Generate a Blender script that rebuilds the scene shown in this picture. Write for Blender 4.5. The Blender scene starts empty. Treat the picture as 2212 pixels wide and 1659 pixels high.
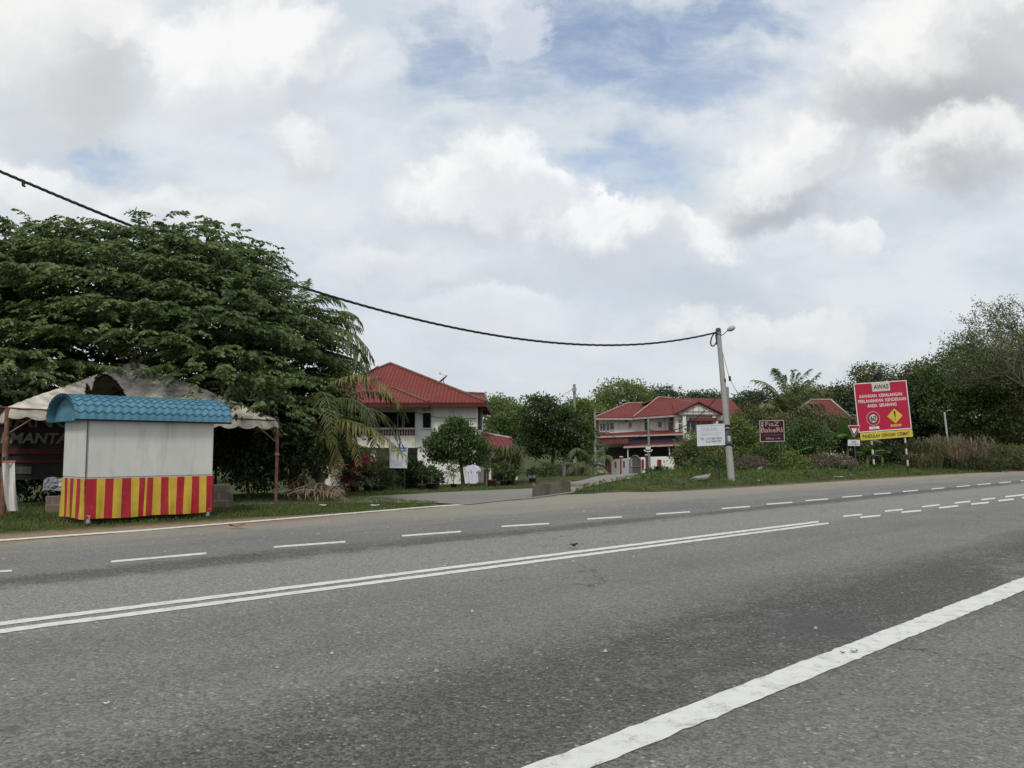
import bpy, math, random
import numpy as np
from mathutils import Vector
SC = bpy.context.scene
COL = SC.collection
random.seed(7)
F = 1737.0                     # focal length and pixel pitch of the measuring frame (2212 wide)
CAMH = 1.5
PITCH = math.atan(138.5/F)
cp, sp = math.cos(PITCH), math.sin(PITCH)

# ------------------------------------------------------------------ measuring helpers
def ray(u, v):
    a = (u-1106)/F; b = (829.5-v)/F
    return np.array((a, cp-b*sp, sp+b*cp))
def P(u, v, Y):                # the place seen at (u,v) that stands Y metres ahead
    d = ray(u, v); return np.array((0, 0, CAMH)) + d*(Y/d[1])
def G(u, v, z=0.0):
    d = ray(u, v); return np.array((0, 0, CAMH)) + d*((z-CAMH)/d[2])
def proj(p):
    p = np.asarray(p, float); x = p[..., 0]; y = p[..., 1]; z = p[..., 2]-CAMH
    dep = y*cp+z*sp; up = -y*sp+z*cp
    dep = np.where(dep < .1, .1, dep)
    return 1106+F*x/dep, 829.5-F*up/dep
RD = np.array((0.728, 0.686)); RN = np.array((-0.686, 0.728))   # along the road, across it
def ss(a, b, x):
    t = np.clip((np.asarray(x, float)-a)/(b-a), 0, 1); return t*t*(3-2*t)
def zt(x, y):
    s = RN[0]*x+RN[1]*y; t = RD[0]*x+RD[1]*y
    drop = -0.55*ss(22, 36, s)-0.6*ss(36, 52, s)
    bank = 0.32*ss(16.2, 19, s)*(1-ss(24, 33, s))*ss(21, 27, t)
    hill = 7.0*ss(120, 260, np.hypot(x, y))*ss(-40, 60, y)
    return drop+bank+hill
def T(u, v):                   # where the view ray meets the terrain
    d = ray(u, v); o = np.array((0, 0, CAMH)); lo = 3.0
    for k in np.arange(4, 200, .25):
        q = o+d*k
        if q[2] < zt(q[0], q[1]): lo = k; break
    a, b = lo-.25, lo
    for _ in range(20):
        m = (a+b)/2; q = o+d*m
        if q[2] < zt(q[0], q[1]): b = m
        else: a = m
    return o+d*b
def gp(u, Y):                  # ground point in column u, Y ahead
    x = (u-1106)/F*Y/ (cp)     # close enough near the horizon
    return np.array((x, Y, float(zt(x, Y))))
def inside(pu, pv, poly):
    c = np.zeros(pu.shape, bool); n = len(poly)
    for i in range(n):
        x0, y0 = poly[i]; x1, y1 = poly[i-1]
        k = ((y0 > pv) != (y1 > pv)) & (pu < (x1-x0)*(pv-y0)/((y1-y0) or 1e-9)+x0)
        c ^= k
    return c
def nrm(a):
    a = np.asarray(a, float); return a/(np.linalg.norm(a, axis=-1, keepdims=True)+1e-9)

# ------------------------------------------------------------------ node helper
class NT:
    def __init__(s, tree): s.t = tree; s.n = tree.nodes; s.l = tree.links
    def node(s, typ, **kw):
        n = s.n.new(typ)
        for k, v in kw.items(): setattr(n, k, v)
        return n
    def put(s, sock, val):
        if isinstance(val, bpy.types.NodeSocket): s.l.new(val, sock)
        elif val is not None:
            try: sock.default_value = val
            except Exception: sock.default_value = (*val, 1) if len(val) == 3 else val[:3]
    def m(s, op, a, b=None, c=None, clamp=False):
        n = s.node('ShaderNodeMath', operation=op); n.use_clamp = clamp
        for i, x in enumerate((a, b, c)):
            if x is not None: s.put(n.inputs[i], x)
        return n.outputs[0]
    def v(s, op, a, b=None, sc=None):
        n = s.node('ShaderNodeVectorMath', operation=op)
        s.put(n.inputs[0], a)
        if b is not None: s.put(n.inputs[1], b)
        if sc is not None: s.put(n.inputs['Scale'], sc)
        return n.outputs['Value'] if op in ('LENGTH', 'DOT_PRODUCT', 'DISTANCE') else n.outputs[0]
    def mix(s, f, a, b, blend='MIX'):
        n = s.node('ShaderNodeMix', data_type='RGBA', blend_type=blend)
        s.put(n.inputs[0], f); s.put(n.inputs[6], a); s.put(n.inputs[7], b)
        return n.outputs[2]
    def step(s, x, a, b, lo=0.0, hi=1.0, kind='SMOOTHSTEP'):
        n = s.node('ShaderNodeMapRange', interpolation_type=kind)
        for i, q in enumerate((x, a, b, lo, hi)): s.put(n.inputs[i], q)
        return n.outputs[0]
    def noise(s, vec, scale, detail=4, rough=.5, color=False, dist=0.0):
        n = s.node('ShaderNodeTexNoise'); s.put(n.inputs['Vector'], vec)
        n.inputs['Scale'].default_value = scale; n.inputs['Detail'].default_value = detail
        n.inputs['Roughness'].default_value = rough; n.inputs['Distortion'].default_value = dist
        return n.outputs['Color' if color else 'Fac']
    def vor(s, vec, scale, feature='F1', out='Distance', rnd=1.0):
        n = s.node('ShaderNodeTexVoronoi', feature=feature); s.put(n.inputs['Vector'], vec)
        n.inputs['Scale'].default_value = scale; n.inputs['Randomness'].default_value = rnd
        return n.outputs[out]
    def mapping(s, vec, loc=(0, 0, 0), rot=(0, 0, 0), scale=(1, 1, 1)):
        n = s.node('ShaderNodeMapping'); s.put(n.inputs[0], vec)
        n.inputs[1].default_value = loc; n.inputs[2].default_value = rot; n.inputs[3].default_value = scale
        return n.outputs[0]
    def xyz(s, vec):
        n = s.node('ShaderNodeSeparateXYZ'); s.put(n.inputs[0], vec); return n.outputs
    def comb(s, x, y, z):
        n = s.node('ShaderNodeCombineXYZ')
        for i, q in enumerate((x, y, z)): s.put(n.inputs[i], q)
        return n.outputs[0]
    def bump(s, h, strength, dist, normal=None):
        n = s.node('ShaderNodeBump'); s.put(n.inputs['Height'], h)
        n.inputs['Strength'].default_value = strength; n.inputs['Distance'].default_value = dist
        if normal is not None: s.put(n.inputs['Normal'], normal)
        return n.outputs[0]

MATS = {}
def newmat(name):
    m = bpy.data.materials.new(name); m.use_nodes = True
    t = NT(m.node_tree); b = t.n['Principled BSDF']
    return m, t, b
def c3(c): return (c[0], c[1], c[2], 1)
def sc(c, k): return (c[0]*k, c[1]*k, c[2]*k, 1)
def M(name, col, rough=.8, var=.14, scale=1.5, bump=0.0, bscale=30, spec=.3, metal=0.0, dirt=None, damt=.5, dscale=2.0, stretch=None):
    if name in MATS: return MATS[name]
    m, t, b = newmat(name)
    co = t.node('ShaderNodeTexCoord').outputs['Object']
    if stretch: cs = t.mapping(co, scale=stretch)
    else: cs = co
    f = t.noise(co, scale, 5, .6)
    k = t.mix(t.step(f, .3, .7), sc(col, 1-var), sc(col, 1+var))
    if dirt:
        d = t.step(t.noise(cs, dscale, 7, .65), .48, .72)
        k = t.mix(t.m('MULTIPLY', d, damt), k, c3(dirt))
    t.put(b.inputs['Base Color'], k)
    b.inputs['Roughness'].default_value = rough; b.inputs['Specular IOR Level'].default_value = spec
    b.inputs['Metallic'].default_value = metal
    if bump: t.put(b.inputs['Normal'], t.bump(t.noise(co, bscale, 4), bump, .02))
    MATS[name] = m; return m
def ML(name, c1, c2, trans=.22, rough=.55, big=.35):   # foliage: colour varies leaf by leaf and clump by clump
    if name in MATS: return MATS[name]
    m, t, b = newmat(name)
    co = t.node('ShaderNodeTexCoord').outputs['Object']
    r = t.node('ShaderNodeNewGeometry').outputs['Random Per Island']
    n = t.step(t.noise(co, big, 3), .35, .65)
    f = t.m('MULTIPLY_ADD', r, .6, t.m('MULTIPLY', n, .4))
    k = t.mix(f, c3(c1), c3(c2))
    t.put(b.inputs['Base Color'], k); b.inputs['Roughness'].default_value = rough
    b.inputs['Specular IOR Level'].default_value = .3
    tr = t.node('ShaderNodeBsdfTranslucent'); t.put(tr.inputs[0], t.mix(.5, k, (c2[0]*1.2, c2[1]*1.3, c2[2]*.6, 1)))
    mx = t.node('ShaderNodeMixShader'); mx.inputs[0].default_value = trans
    t.l.new(b.outputs[0], mx.inputs[1]); t.l.new(tr.outputs[0], mx.inputs[2])
    t.l.new(mx.outputs[0], t.n['Material Output'].inputs[0])
    MATS[name] = m; return m

# ------------------------------------------------------------------ mesh helpers
def tag(o, label=None, cat=None, group=None, kind=None):
    if label: o['label'] = label
    if cat: o['category'] = cat
    if group: o['group'] = group
    if kind: o['kind'] = kind
    return o
def empty(name, loc, label=None, cat=None, group=None):
    o = bpy.data.objects.new(name, None); COL.objects.link(o); o.location = [float(q) for q in loc]
    o.empty_display_size = .2
    return tag(o, label, cat, group)
def org_of(parent):
    while parent.parent: parent = parent.parent
    return np.array(parent.location)
def link(name, me, parent=None, org=None):
    o = bpy.data.objects.new(name, me); COL.objects.link(o)
    if parent is not None: o.parent = parent
    elif org is not None: o.location = [float(q) for q in org]
    return o
def fast(name, V, Q, mat, parent=None, org=None, smooth=False):    # numpy arrays: V (n,3), Q (m,k)
    V = np.asarray(V, np.float32); Q = np.asarray(Q, np.int32)
    o3 = org_of(parent) if parent is not None else (np.array(org, float) if org is not None else np.zeros(3))
    V = V-o3.astype(np.float32)
    me = bpy.data.meshes.new(name); k = Q.shape[1]
    me.vertices.add(len(V)); me.vertices.foreach_set('co', V.ravel())
    me.loops.add(Q.size); me.loops.foreach_set('vertex_index', Q.ravel())
    me.polygons.add(len(Q)); me.polygons.foreach_set('loop_start', np.arange(0, Q.size, k, dtype=np.int32))
    try: me.polygons.foreach_set('loop_total', np.full(len(Q), k, np.int32))
    except Exception: pass
    if smooth: me.polygons.foreach_set('use_smooth', np.ones(len(Q), bool))
    me.update(calc_edges=True); me.validate()
    for q in (mat if isinstance(mat, (list, tuple)) else [mat]): me.materials.append(q)
    return link(name, me, parent, org)
class MB:
    def __init__(s): s.v = []; s.f = []; s.mi = []; s.sm = []
    def add(s, vs, fs, m=0, smooth=False):
        n = len(s.v); s.v += [tuple(float(c) for c in q) for q in vs]
        for f in fs: s.f.append(tuple(i+n for i in f)); s.mi.append(m); s.sm.append(smooth)
        return s
    def obox(s, o, X, Y, Z, m=0):             # parallelepiped from corner o along X, Y, Z
        o, X, Y, Z = (np.asarray(q, float) for q in (o, X, Y, Z))
        if np.dot(np.cross(X, Y), Z) < 0: o = o+X; X = -X
        vs = [o, o+X, o+X+Y, o+Y, o+Z, o+X+Z, o+X+Y+Z, o+Y+Z]
        return s.add(vs, [(3, 2, 1, 0), (4, 5, 6, 7), (0, 1, 5, 4), (1, 2, 6, 5), (2, 3, 7, 6), (3, 0, 4, 7)], m)
    def box(s, c, size, yaw=0, m=0):
        cx, sx = math.cos(yaw), math.sin(yaw)
        X = np.array((cx, sx, 0))*size[0]; Y = np.array((-sx, cx, 0))*size[1]; Z = np.array((0, 0, size[2]))
        return s.obox(np.asarray(c, float)-X/2-Y/2-Z/2, X, Y, Z, m)
    def slab(s, pts, thick, m=0):             # polygon given thickness along a vector
        n = len(pts); th = np.asarray(thick, float); pts = [np.asarray(p, float) for p in pts]
        nn = np.cross(pts[1]-pts[0], pts[2]-pts[0])
        if np.dot(nn, th) > 0: pts = pts[::-1]
        vs = pts+[p+th for p in pts]
        fs = [tuple(range(n)), tuple(range(2*n-1, n-1, -1))]+[(i, i+n, (i+1) % n+n, (i+1) % n) for i in range(n)]
        return s.add(vs, fs, m)
    def tube(s, pts, r, seg=8, m=0, cap=True):
        pts = [np.asarray(p, float) for p in pts]; n = len(pts)
        rs = r if isinstance(r, (list, tuple, np.ndarray)) else [r]*n
        vs = []; up = None
        for i in range(n):
            d = nrm(pts[min(i+1, n-1)]-pts[max(i-1, 0)])
            if up is None: up = np.array((0, 0, 1.)) if abs(d[2]) < .9 else np.array((1., 0, 0))
            a = np.cross(d, up); a = nrm(a) if np.linalg.norm(a) > 1e-4 else nrm(np.cross(d, (0, 1, .1)))
            b = np.cross(a, d); up = b
            for k in range(seg):
                th = 2*math.pi*k/seg; vs.append(pts[i]+rs[i]*(a*math.cos(th)+b*math.sin(th)))
        fs = [(i*seg+k, i*seg+(k+1) % seg, (i+1)*seg+(k+1) % seg, (i+1)*seg+k) for i in range(n-1) for k in range(seg)]
        s.add(vs, fs, m, True)
        if cap: s.add(vs[:seg], [tuple(range(seg-1, -1, -1))], m); s.add(vs[-seg:], [tuple(range(seg))], m)
        return s
    def sheet(s, grid, m=0, smooth=True, flip=False):
        h = len(grid); w = len(grid[0]); vs = [p for row in grid for p in row]
        fs = [(i*w+j, i*w+j+1, (i+1)*w+j+1, (i+1)*w+j) for i in range(h-1) for j in range(w-1)]
        if flip: fs = [f[::-1] for f in fs]
        return s.add(vs, fs, m, smooth)
    def lathe(s, c, prof, seg=16, m=0, smooth=True):
        c = np.asarray(c, float); vs = []
        for r, z in prof:
            for k in range(seg):
                a = 2*math.pi*k/seg; vs.append(c+np.array((r*math.cos(a), r*math.sin(a), z)))
        fs = [(i*seg+k, i*seg+(k+1) % seg, (i+1)*seg+(k+1) % seg, (i+1)*seg+k) for i in range(len(prof)-1) for k in range(seg)]
        fs += [tuple(range(seg-1, -1, -1)), tuple(range((len(prof)-1)*seg, len(prof)*seg))]
        return s.add(vs, fs, m, smooth)
    def build(s, name, mat, parent=None, org=None, bevel=0, uv=False):
        o3 = org_of(parent) if parent is not None else (np.array(org, float) if org is not None else np.zeros(3))
        me = bpy.data.meshes.new(name)
        V = np.array(s.v)-o3
        me.from_pydata([tuple(q) for q in V], [], s.f); me.validate()
        for q in (mat if isinstance(mat, (list, tuple)) else [mat]): me.materials.append(q)
        if len(me.polygons) == len(s.f):
            me.polygons.foreach_set('material_index', s.mi); me.polygons.foreach_set('use_smooth', s.sm)
        me.update()
        if uv:
            L = me.uv_layers.new(name='UVMap')
            for p in me.polygons:
                n = np.array(p.normal); h = np.cross((0, 0, 1), n)
                h = nrm(h) if np.linalg.norm(h) > 1e-3 else np.array((1., 0, 0)); w = np.cross(n, h)
                for li in p.loop_indices:
                    q = np.array(s.v[me.loops[li].vertex_index]); L.data[li].uv = (float(q@h), float(q@w))
        o = link(name, me, parent, org)
        if bevel:
            b = o.modifiers.new('bevel', 'BEVEL'); b.width = bevel; b.segments = 2; b.limit_method = 'ANGLE'
        return o
def copy_tree(o, parent=None):
    c = o.copy(); COL.objects.link(c)
    if parent is not None: c.parent = parent
    for ch in list(o.children): copy_tree(ch, c)
    return c
_txt = {}
def text2d(txt, bold=0.0):                     # flat letter shapes, unit cap height, centred on x
    k = (txt, bold)
    if k in _txt: return _txt[k]
    cu = bpy.data.curves.new('lettering', 'FONT'); cu.body = txt; cu.align_x = 'CENTER'; cu.size = 1.0; cu.offset = bold
    cu.resolution_u = 3
    o = bpy.data.objects.new('lettering', cu); COL.objects.link(o)
    dg = bpy.context.evaluated_depsgraph_get(); me = bpy.data.meshes.new_from_object(o.evaluated_get(dg))
    V = np.array([q.co[:] for q in me.vertices]); Q = [tuple(p.vertices) for p in me.polygons]
    bpy.data.objects.remove(o); bpy.data.meshes.remove(me); bpy.data.curves.remove(cu)
    V = V[:, :2]/0.69; x0, x1 = V[:, 0].min(), V[:, 0].max(); V[:, 0] -= (x0+x1)/2
    _txt[k] = (V, Q); return V, Q
class Board:                                   # a flat sign: local x to the right, z up, y = towards the viewer
    def __init__(s, O, X, Z):
        s.O = np.asarray(O, float); s.X = nrm(X); s.Z = nrm(Z); s.N = nrm(np.cross(s.X, s.Z))   # N points at the road
    def p(s, x, z, off=0.0): return s.O+s.X*x+s.Z*z+s.N*off
    def quad(s, mb, x0, z0, x1, z1, off, thick=.004, m=0):
        mb.obox(s.p(x0, z0, off), s.X*(x1-x0), s.Z*(z1-z0), s.N*thick, m)
    def poly(s, mb, pts, off, thick=.004, m=0): mb.slab([s.p(x, z, off) for x, z in pts], s.N*thick, m)
    def text(s, mb, txt, x, z, h, off, width=None, bold=0.0, m=0, slant=0.0):
        V, Q = text2d(txt, bold); w = V[:, 0].max()*2; k = h if width is None else width/w
        vs = [s.p(x+a*k+b*h*slant, z+b*h, off) for a, b in V]
        nn = np.cross(np.array(vs[Q[0][1]])-vs[Q[0][0]], np.array(vs[Q[0][2]])-vs[Q[0][0]])
        if np.dot(nn, s.N) < 0: Q = [q[::-1] for q in Q]
        mb.add(vs, Q, m)

# ------------------------------------------------------------------ foliage helpers
def leafmesh(pts, dirs, L, W, rng, fold=.25):
    n = len(pts); d = nrm(dirs); r = rng.normal(size=(n, 3)); side = nrm(np.cross(d, r)); up = np.cross(side, d)
    L = np.asarray(L)*np.ones(n); W = np.asarray(W)*np.ones(n)
    a = pts; c = pts+d*L[:, None]; mid = pts+d*(L*.45)[:, None]-up*(W*fold)[:, None]
    b = mid+side*(W/2)[:, None]; e = mid-side*(W/2)[:, None]
    V = np.stack([a, b, c, e], 1).reshape(-1, 3); Q = np.arange(4*n).reshape(n, 4)
    return V, Q
def crown_points(lobes, n_clump, per, spread, rng, lo=.55, flat=.6, low_cut=-.75):
    lobes = np.array(lobes, float); vol = lobes[:, 3]*lobes[:, 5]; pr = vol/vol.sum()
    k = rng.choice(len(lobes), n_clump, p=pr); d = nrm(rng.normal(size=(n_clump, 3)))
    d[:, 2] = np.where(d[:, 2] < low_cut, -d[:, 2], d[:, 2])
    r = lo+(1.04-lo)*rng.random(n_clump)**.6
    c = lobes[k, :3]+d*r[:, None]*lobes[k, 3:]
    sp_ = np.asarray(spread)*(.5+rng.random(n_clump))
    off = np.clip(rng.normal(size=(n_clump, per, 3)), -1.5, 1.5)*sp_[:, None, None]; off[..., 2] *= flat
    pts = (c[:, None]+off).reshape(-1, 3); out = np.repeat(d, per, 0)
    return pts, out
def lobe(u, v, Y, ru, rv, ry=None):
    c = P(u, v, Y); k = Y/F; return (c[0], c[1], c[2], ru*k, ry or ru*k*.9, rv*k)
def foliage(name, lobes, mat, parent, n_clump, per=22, leaf=(.16, .07), spread=.3, seed=1, droop=.35, lo=.55, flat=.6, org=None, low_cut=-.75):
    rng = np.random.default_rng(seed)
    pts, out = crown_points(lobes, n_clump, per, spread, rng, lo, flat, low_cut)
    n = len(pts); d = out*.6+rng.normal(size=(n, 3))*.55; d[:, 2] -= droop
    L = leaf[0]*(.6+.7*rng.random(n)); W = leaf[1]*(.6+.7*rng.random(n))
    V, Q = leafmesh(pts, d, L, W, rng)
    return fast(name, V, Q, mat, parent, org)
def trunk_mb(base, top, r0, r1, rng, limbs=(), bend=.15):
    mb = MB(); base = np.asarray(base, float); top = np.asarray(top, float); n = 7
    pts = [base+(top-base)*k/(n-1)+(np.array((rng.normal(), rng.normal(), 0))*bend*(0 < k < n-1)*np.linalg.norm(top-base)*.12) for k in range(n)]
    pts[0] = pts[0]-np.array((0, 0, .15))
    mb.tube(pts, [r0*1.25]+[r0+(r1-r0)*k/(n-1) for k in range(1, n)], 8)
    for i, q in enumerate(limbs):
        a = pts[3+i % 4]; q = np.asarray(q, float); m_ = (a+q)/2+np.array((0, 0, .1*np.linalg.norm(q-a)))
        mb.tube([a, m_, q], [r1*.75, r1*.5, r1*.15], 6)
    return mb
BARK = None
def tree(name, label, cat, u, Y, lobes, mat, n_clump, trunk=.15, group=None, per=22, leaf=(.2, .09), spread=.35, seed=1, droop=.3, lo=.5, bark=None, vbase=None, part='crown', flat=.6, low_cut=-.75):
    rng = np.random.default_rng(seed+100)
    b = gp(u, Y); e = empty(name, b, label, cat, group)
    L = [lobe(*q) for q in lobes]; c = np.array(L)
    top = np.array((b[0]+(c[:, 0].mean()-b[0])*.7, c[:, 1].mean(), c[:, 2].mean()))
    limbs = [np.array(q[:3])+np.array((0, 0, .2*q[5])) for q in L]
    trunk_mb(b, top, trunk, trunk*.5, rng, limbs).build('trunk' if part == 'crown' else 'stem', bark or MATS['bark'], e)
    foliage(part, L, mat, e, n_clump, per, leaf, spread, seed, droop, lo, flat, low_cut=low_cut)
    return e
def frond_geo(arc, leaflet, rng, mb, V, npair=34, hang=.5, r=.022, mess=.1, side=1.0):
    """arc: list of 3-D points along the rachis; adds the rachis to mb and leaflet quads to V"""
    A = np.array(arc, float); n = 24
    ts = np.linspace(0, 1, n); tt = np.linspace(0, 1, len(A))
    # quadratic/cubic interpolation through the arc points
    C = [np.polyfit(tt, A[:, i], min(3, len(A)-1)) for i in range(3)]
    f = lambda t: np.stack([np.polyval(C[i], t) for i in range(3)], -1)
    R = f(ts); mb.tube([q for q in R], [r*(1-.85*t) for t in ts], 5)
    for t in np.linspace(.12, 1, npair):
        p = f(np.array(t)); d = nrm(f(np.array(min(t+.02, 1.02)))-f(np.array(t-.02)))
        h = nrm(np.cross(d, (0, 0, 1.)) + 1e-6)
        w = nrm(np.cross(h, d))
        ln = leaflet*(math.sin(math.pi*(.12+.8*t))**.7)*(.85+.3*rng.random())
        for sgn in (-1, 1):
            o = nrm(sgn*h*side+d*(.55+.3*t)+w*(.15-hang*.3)+rng.normal(size=3)*mess)
            g = np.array((0, 0, -1.))
            q1 = p+o*ln*.5+g*ln*hang*.12; q2 = p+o*ln*.88+g*ln*hang*(.5+.25*rng.random())
            wv = nrm(np.cross(o, nrm(rng.normal(size=3)*.35+w)))*(.02+.012*rng.random())*(leaflet/.55)
            V.append((p-wv*.5, p+wv*.5, q1+wv, q1-wv)); V.append((q1-wv, q1+wv, q2+wv*.15, q2-wv*.15))
def frond_obj(arc, leaflet, mat, parent=None, org=None, seed=0, npair=34, hang=.5, name='frond', r=.022, side=1.0, mess=.1):
    rng = np.random.default_rng(seed); mb = MB(); V = []
    frond_geo(arc, leaflet, rng, mb, V, npair, hang, r, mess, side)
    for q in V: mb.add(q, [(0, 1, 2, 3)], 1)
    return mb.build(name, mat, parent, org)
# ================================================================== camera, sky, sun
cam = bpy.data.cameras.new('camera'); cam.sensor_width = 36; cam.lens = 36*F/2212; cam.clip_start = .1; cam.clip_end = 5000
co_ = bpy.data.objects.new('camera', cam); COL.objects.link(co_); co_.location = (0, 0, CAMH)
co_.rotation_euler = (math.pi/2+PITCH, 0, 0); SC.camera = co_
SC.view_settings.view_transform = 'Standard'; SC.view_settings.look = 'None'; SC.view_settings.gamma = 1
SC.view_settings.exposure = 0.15
SC.cycles.max_bounces = 6; SC.cycles.transparent_max_bounces = 8

SUN_EL = math.radians(50); SUN_AZ = math.radians(-172)        # azimuth from +Y, clockwise
sl = bpy.data.lights.new('sun', 'SUN'); sl.energy = 1.8; sl.angle = math.radians(12); sl.color = (1, .95, .86)
so = bpy.data.objects.new('sun', sl); COL.objects.link(so)
sd = Vector((math.sin(SUN_AZ)*math.cos(SUN_EL), math.cos(SUN_AZ)*math.cos(SUN_EL), math.sin(SUN_EL)))
so.rotation_euler = sd.to_track_quat('Z', 'Y').to_euler(); so.location = (-20, -20, 40)

W = bpy.data.worlds.new('World'); SC.world = W; W.use_nodes = True
t = NT(W.node_tree); bg = t.n['Background']
sky = t.node('ShaderNodeTexSky', sky_type='NISHITA'); sky.sun_disc = False
sky.sun_elevation = SUN_EL; sky.sun_rotation = SUN_AZ; sky.air_density = 1.0; sky.dust_density = 2.0
t.l.new(sky.outputs[0], bg.inputs[0]); bg.inputs[1].default_value = 0.15
D = t.node('ShaderNodeTexCoord').outputs['Generated']
dx, dy, dz = t.xyz(D)
ym = t.m('MAXIMUM', dy, .08)
A_ = t.m('DIVIDE', dx, ym); B_ = t.m('DIVIDE', dz, ym)
q0 = t.comb(A_, B_, 0.0)                                      # the cloud deck seen towards the north
wide = t.noise(t.mapping(D, scale=(1, 1, 1.6)), 2.2, 6, .55)
nA = t.noise(q0, 6.0, 6, .62, color=True); nB = t.noise(q0, 22.0, 5, .6, color=True)
wv = t.v('ADD', t.v('SCALE', t.v('SUBTRACT', nA, (.5, .5, .5)), sc=.17), t.v('SCALE', t.v('SUBTRACT', nB, (.5, .5, .5)), sc=.05))
qw = t.v('ADD', q0, wv)
puff = t.vor(qw, 9.0, 'SMOOTH_F1')                            # round cells, the cauliflower look
puff2 = t.vor(qw, 21.0, 'SMOOTH_F1')
pf = t.m('ADD', t.m('MULTIPLY', puff, .65), t.m('MULTIPLY', puff2, .35))
fine = t.noise(qw, 13.0, 7, .62)
wisp = t.noise(t.mapping(q0, rot=(0, 0, .35), scale=(1, 2.6, 1)), 9.0, 8, .68, dist=.4)
def ab(u, v):
    d = ray(u, v); return d[0]/d[1], d[2]/d[1]
def local(u, v, ru, rv, rot=0):
    a, b = ab(u, v); k = 1/F/(cp*cp)
    p = t.mapping(qw, loc=(0, 0, 0), scale=(1, 1, 1))
    p = t.v('SUBTRACT', p, (a, b, 0))
    if rot:
        n = t.node('ShaderNodeVectorRotate', rotation_type='Z_AXIS'); t.put(n.inputs['Vector'], p)
        n.inputs['Angle'].default_value = -rot; p = n.outputs[0]
    return t.v('MULTIPLY', p, (1/(ru*k*1.12), 1/(rv*k*1.12), 0))
# thin grey-white layer, with blue holes
tone = t.m('MULTIPLY_ADD', t.m('SUBTRACT', wisp, .5), .22, t.m('MULTIPLY', t.m('SUBTRACT', wide, .5), .25))
patch = t.step(t.noise(t.mapping(q0, scale=(1, 1.9, 1)), 4.2, 7, .58, dist=.25), .36, .64)
base = t.mix(t.m('ADD', t.m('MULTIPLY_ADD', patch, .62, .19), t.m('MULTIPLY', tone, 1.2), clamp=True), (.525, .59, .655, 1), (.72, .75, .775, 1))
hole = None
for (u, v, ru, rv, rot, k) in [(1330, 90, 430, 150, 0, 1.0), (950, 90, 150, 160, 0, .85), (215, 325, 150, 50, .05, .75), (1340, 340, 280, 110, .1, .85), (1480, 150, 330, 120, 0, .9), (1090, 170, 300, 110, 0, .8),
                               (930, 300, 80, 50, 0, .45), (1560, 40, 240, 90, 0, .95), (60, 330, 80, 40, 0, .3), (1250, 650, 420, 50, 0, .32), (1500, 820, 500, 45, 0, .2), (2130, 640, 260, 60, 0, .22)]:
    r = t.v('LENGTH', local(u, v, ru, rv, rot))
    h = t.m('MULTIPLY', t.step(r, 1.1, .25), k)
    hole = h if hole is None else t.m('MAXIMUM', hole, h)
hole = t.m('MULTIPLY', hole, t.step(t.m('ADD', t.m('MULTIPLY_ADD', wisp, .6, .2), t.m('MULTIPLY', hole, -.30)), .56, .08))
cloud = base
cover = t.m('SUBTRACT', 1.0, t.m('MULTIPLY', hole, .84))
alpha = cover
def lump(u, v, ru, rv, rot=0, top=(.93, .93, .92), low=(.66, .69, .73), edge=(1.10, .56), op=.94, s=(.55, -.55)):
    global cloud, alpha
    L = local(u, v, ru, rv, rot); r = t.v('LENGTH', L); y = t.xyz(L)[1]
    r2 = t.m('ADD', r, t.m('MULTIPLY_ADD', pf, 1.15, t.m('MULTIPLY_ADD', fine, -.35, -.26)))
    soft = t.step(y, -.1, -.8)                       # ragged underside dissolves
    e1 = t.m('MULTIPLY_ADD', soft, -.62, edge[1])
    a = t.m('MULTIPLY', t.step(r2, edge[0], e1), op)
    sh = t.step(t.m('ADD', y, t.m('MULTIPLY_ADD', pf, -1.6, t.m('MULTIPLY_ADD', fine, 1.1, .12))), s[1], s[0])
    cloud = t.mix(a, cloud, t.mix(sh, sc(low, .93), sc(top, .925)))
    alpha = t.m('MAXIMUM', alpha, a)
def blot(u, v, ru, rv, rot=0, col=(.56, .60, .64), op=.8, edge=(1.1, .1)):
    global cloud, alpha
    r = t.m('ADD', t.v('LENGTH', local(u, v, ru, rv, rot)), t.m('MULTIPLY_ADD', fine, -.7, .35))
    a = t.m('MULTIPLY', t.step(r, *edge), op)
    cloud = t.mix(a, cloud, c3(col)); alpha = t.m('MAXIMUM', alpha, a)
# left bank
lump(100, 90, 250, 210, 0, top=(.90, .90, .885), low=(.74, .755, .765))
blot(200, 200, 150, 130, .3, (.53, .545, .56), .85)
blot(60, 270, 170, 90, 0, (.58, .595, .61), .55)
lump(520, 130, 270, 175, .15, top=(.93, .93, .92), low=(.70, .725, .77))
blot(680, 190, 120, 70, .5, (.56, .59, .65), .65)
blot(560, 245, 170, 50, 0, (.60, .63, .67), .5)
lump(660, 330, 110, 95, 0, top=(.90, .905, .905), low=(.66, .685, .73))
lump(80, 410, 150, 80, 0, top=(.90, .905, .905), low=(.74, .76, .78))
lump(400, 470, 300, 75, 0, top=(.87, .88, .885), low=(.72, .745, .77), op=.8)
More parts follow.
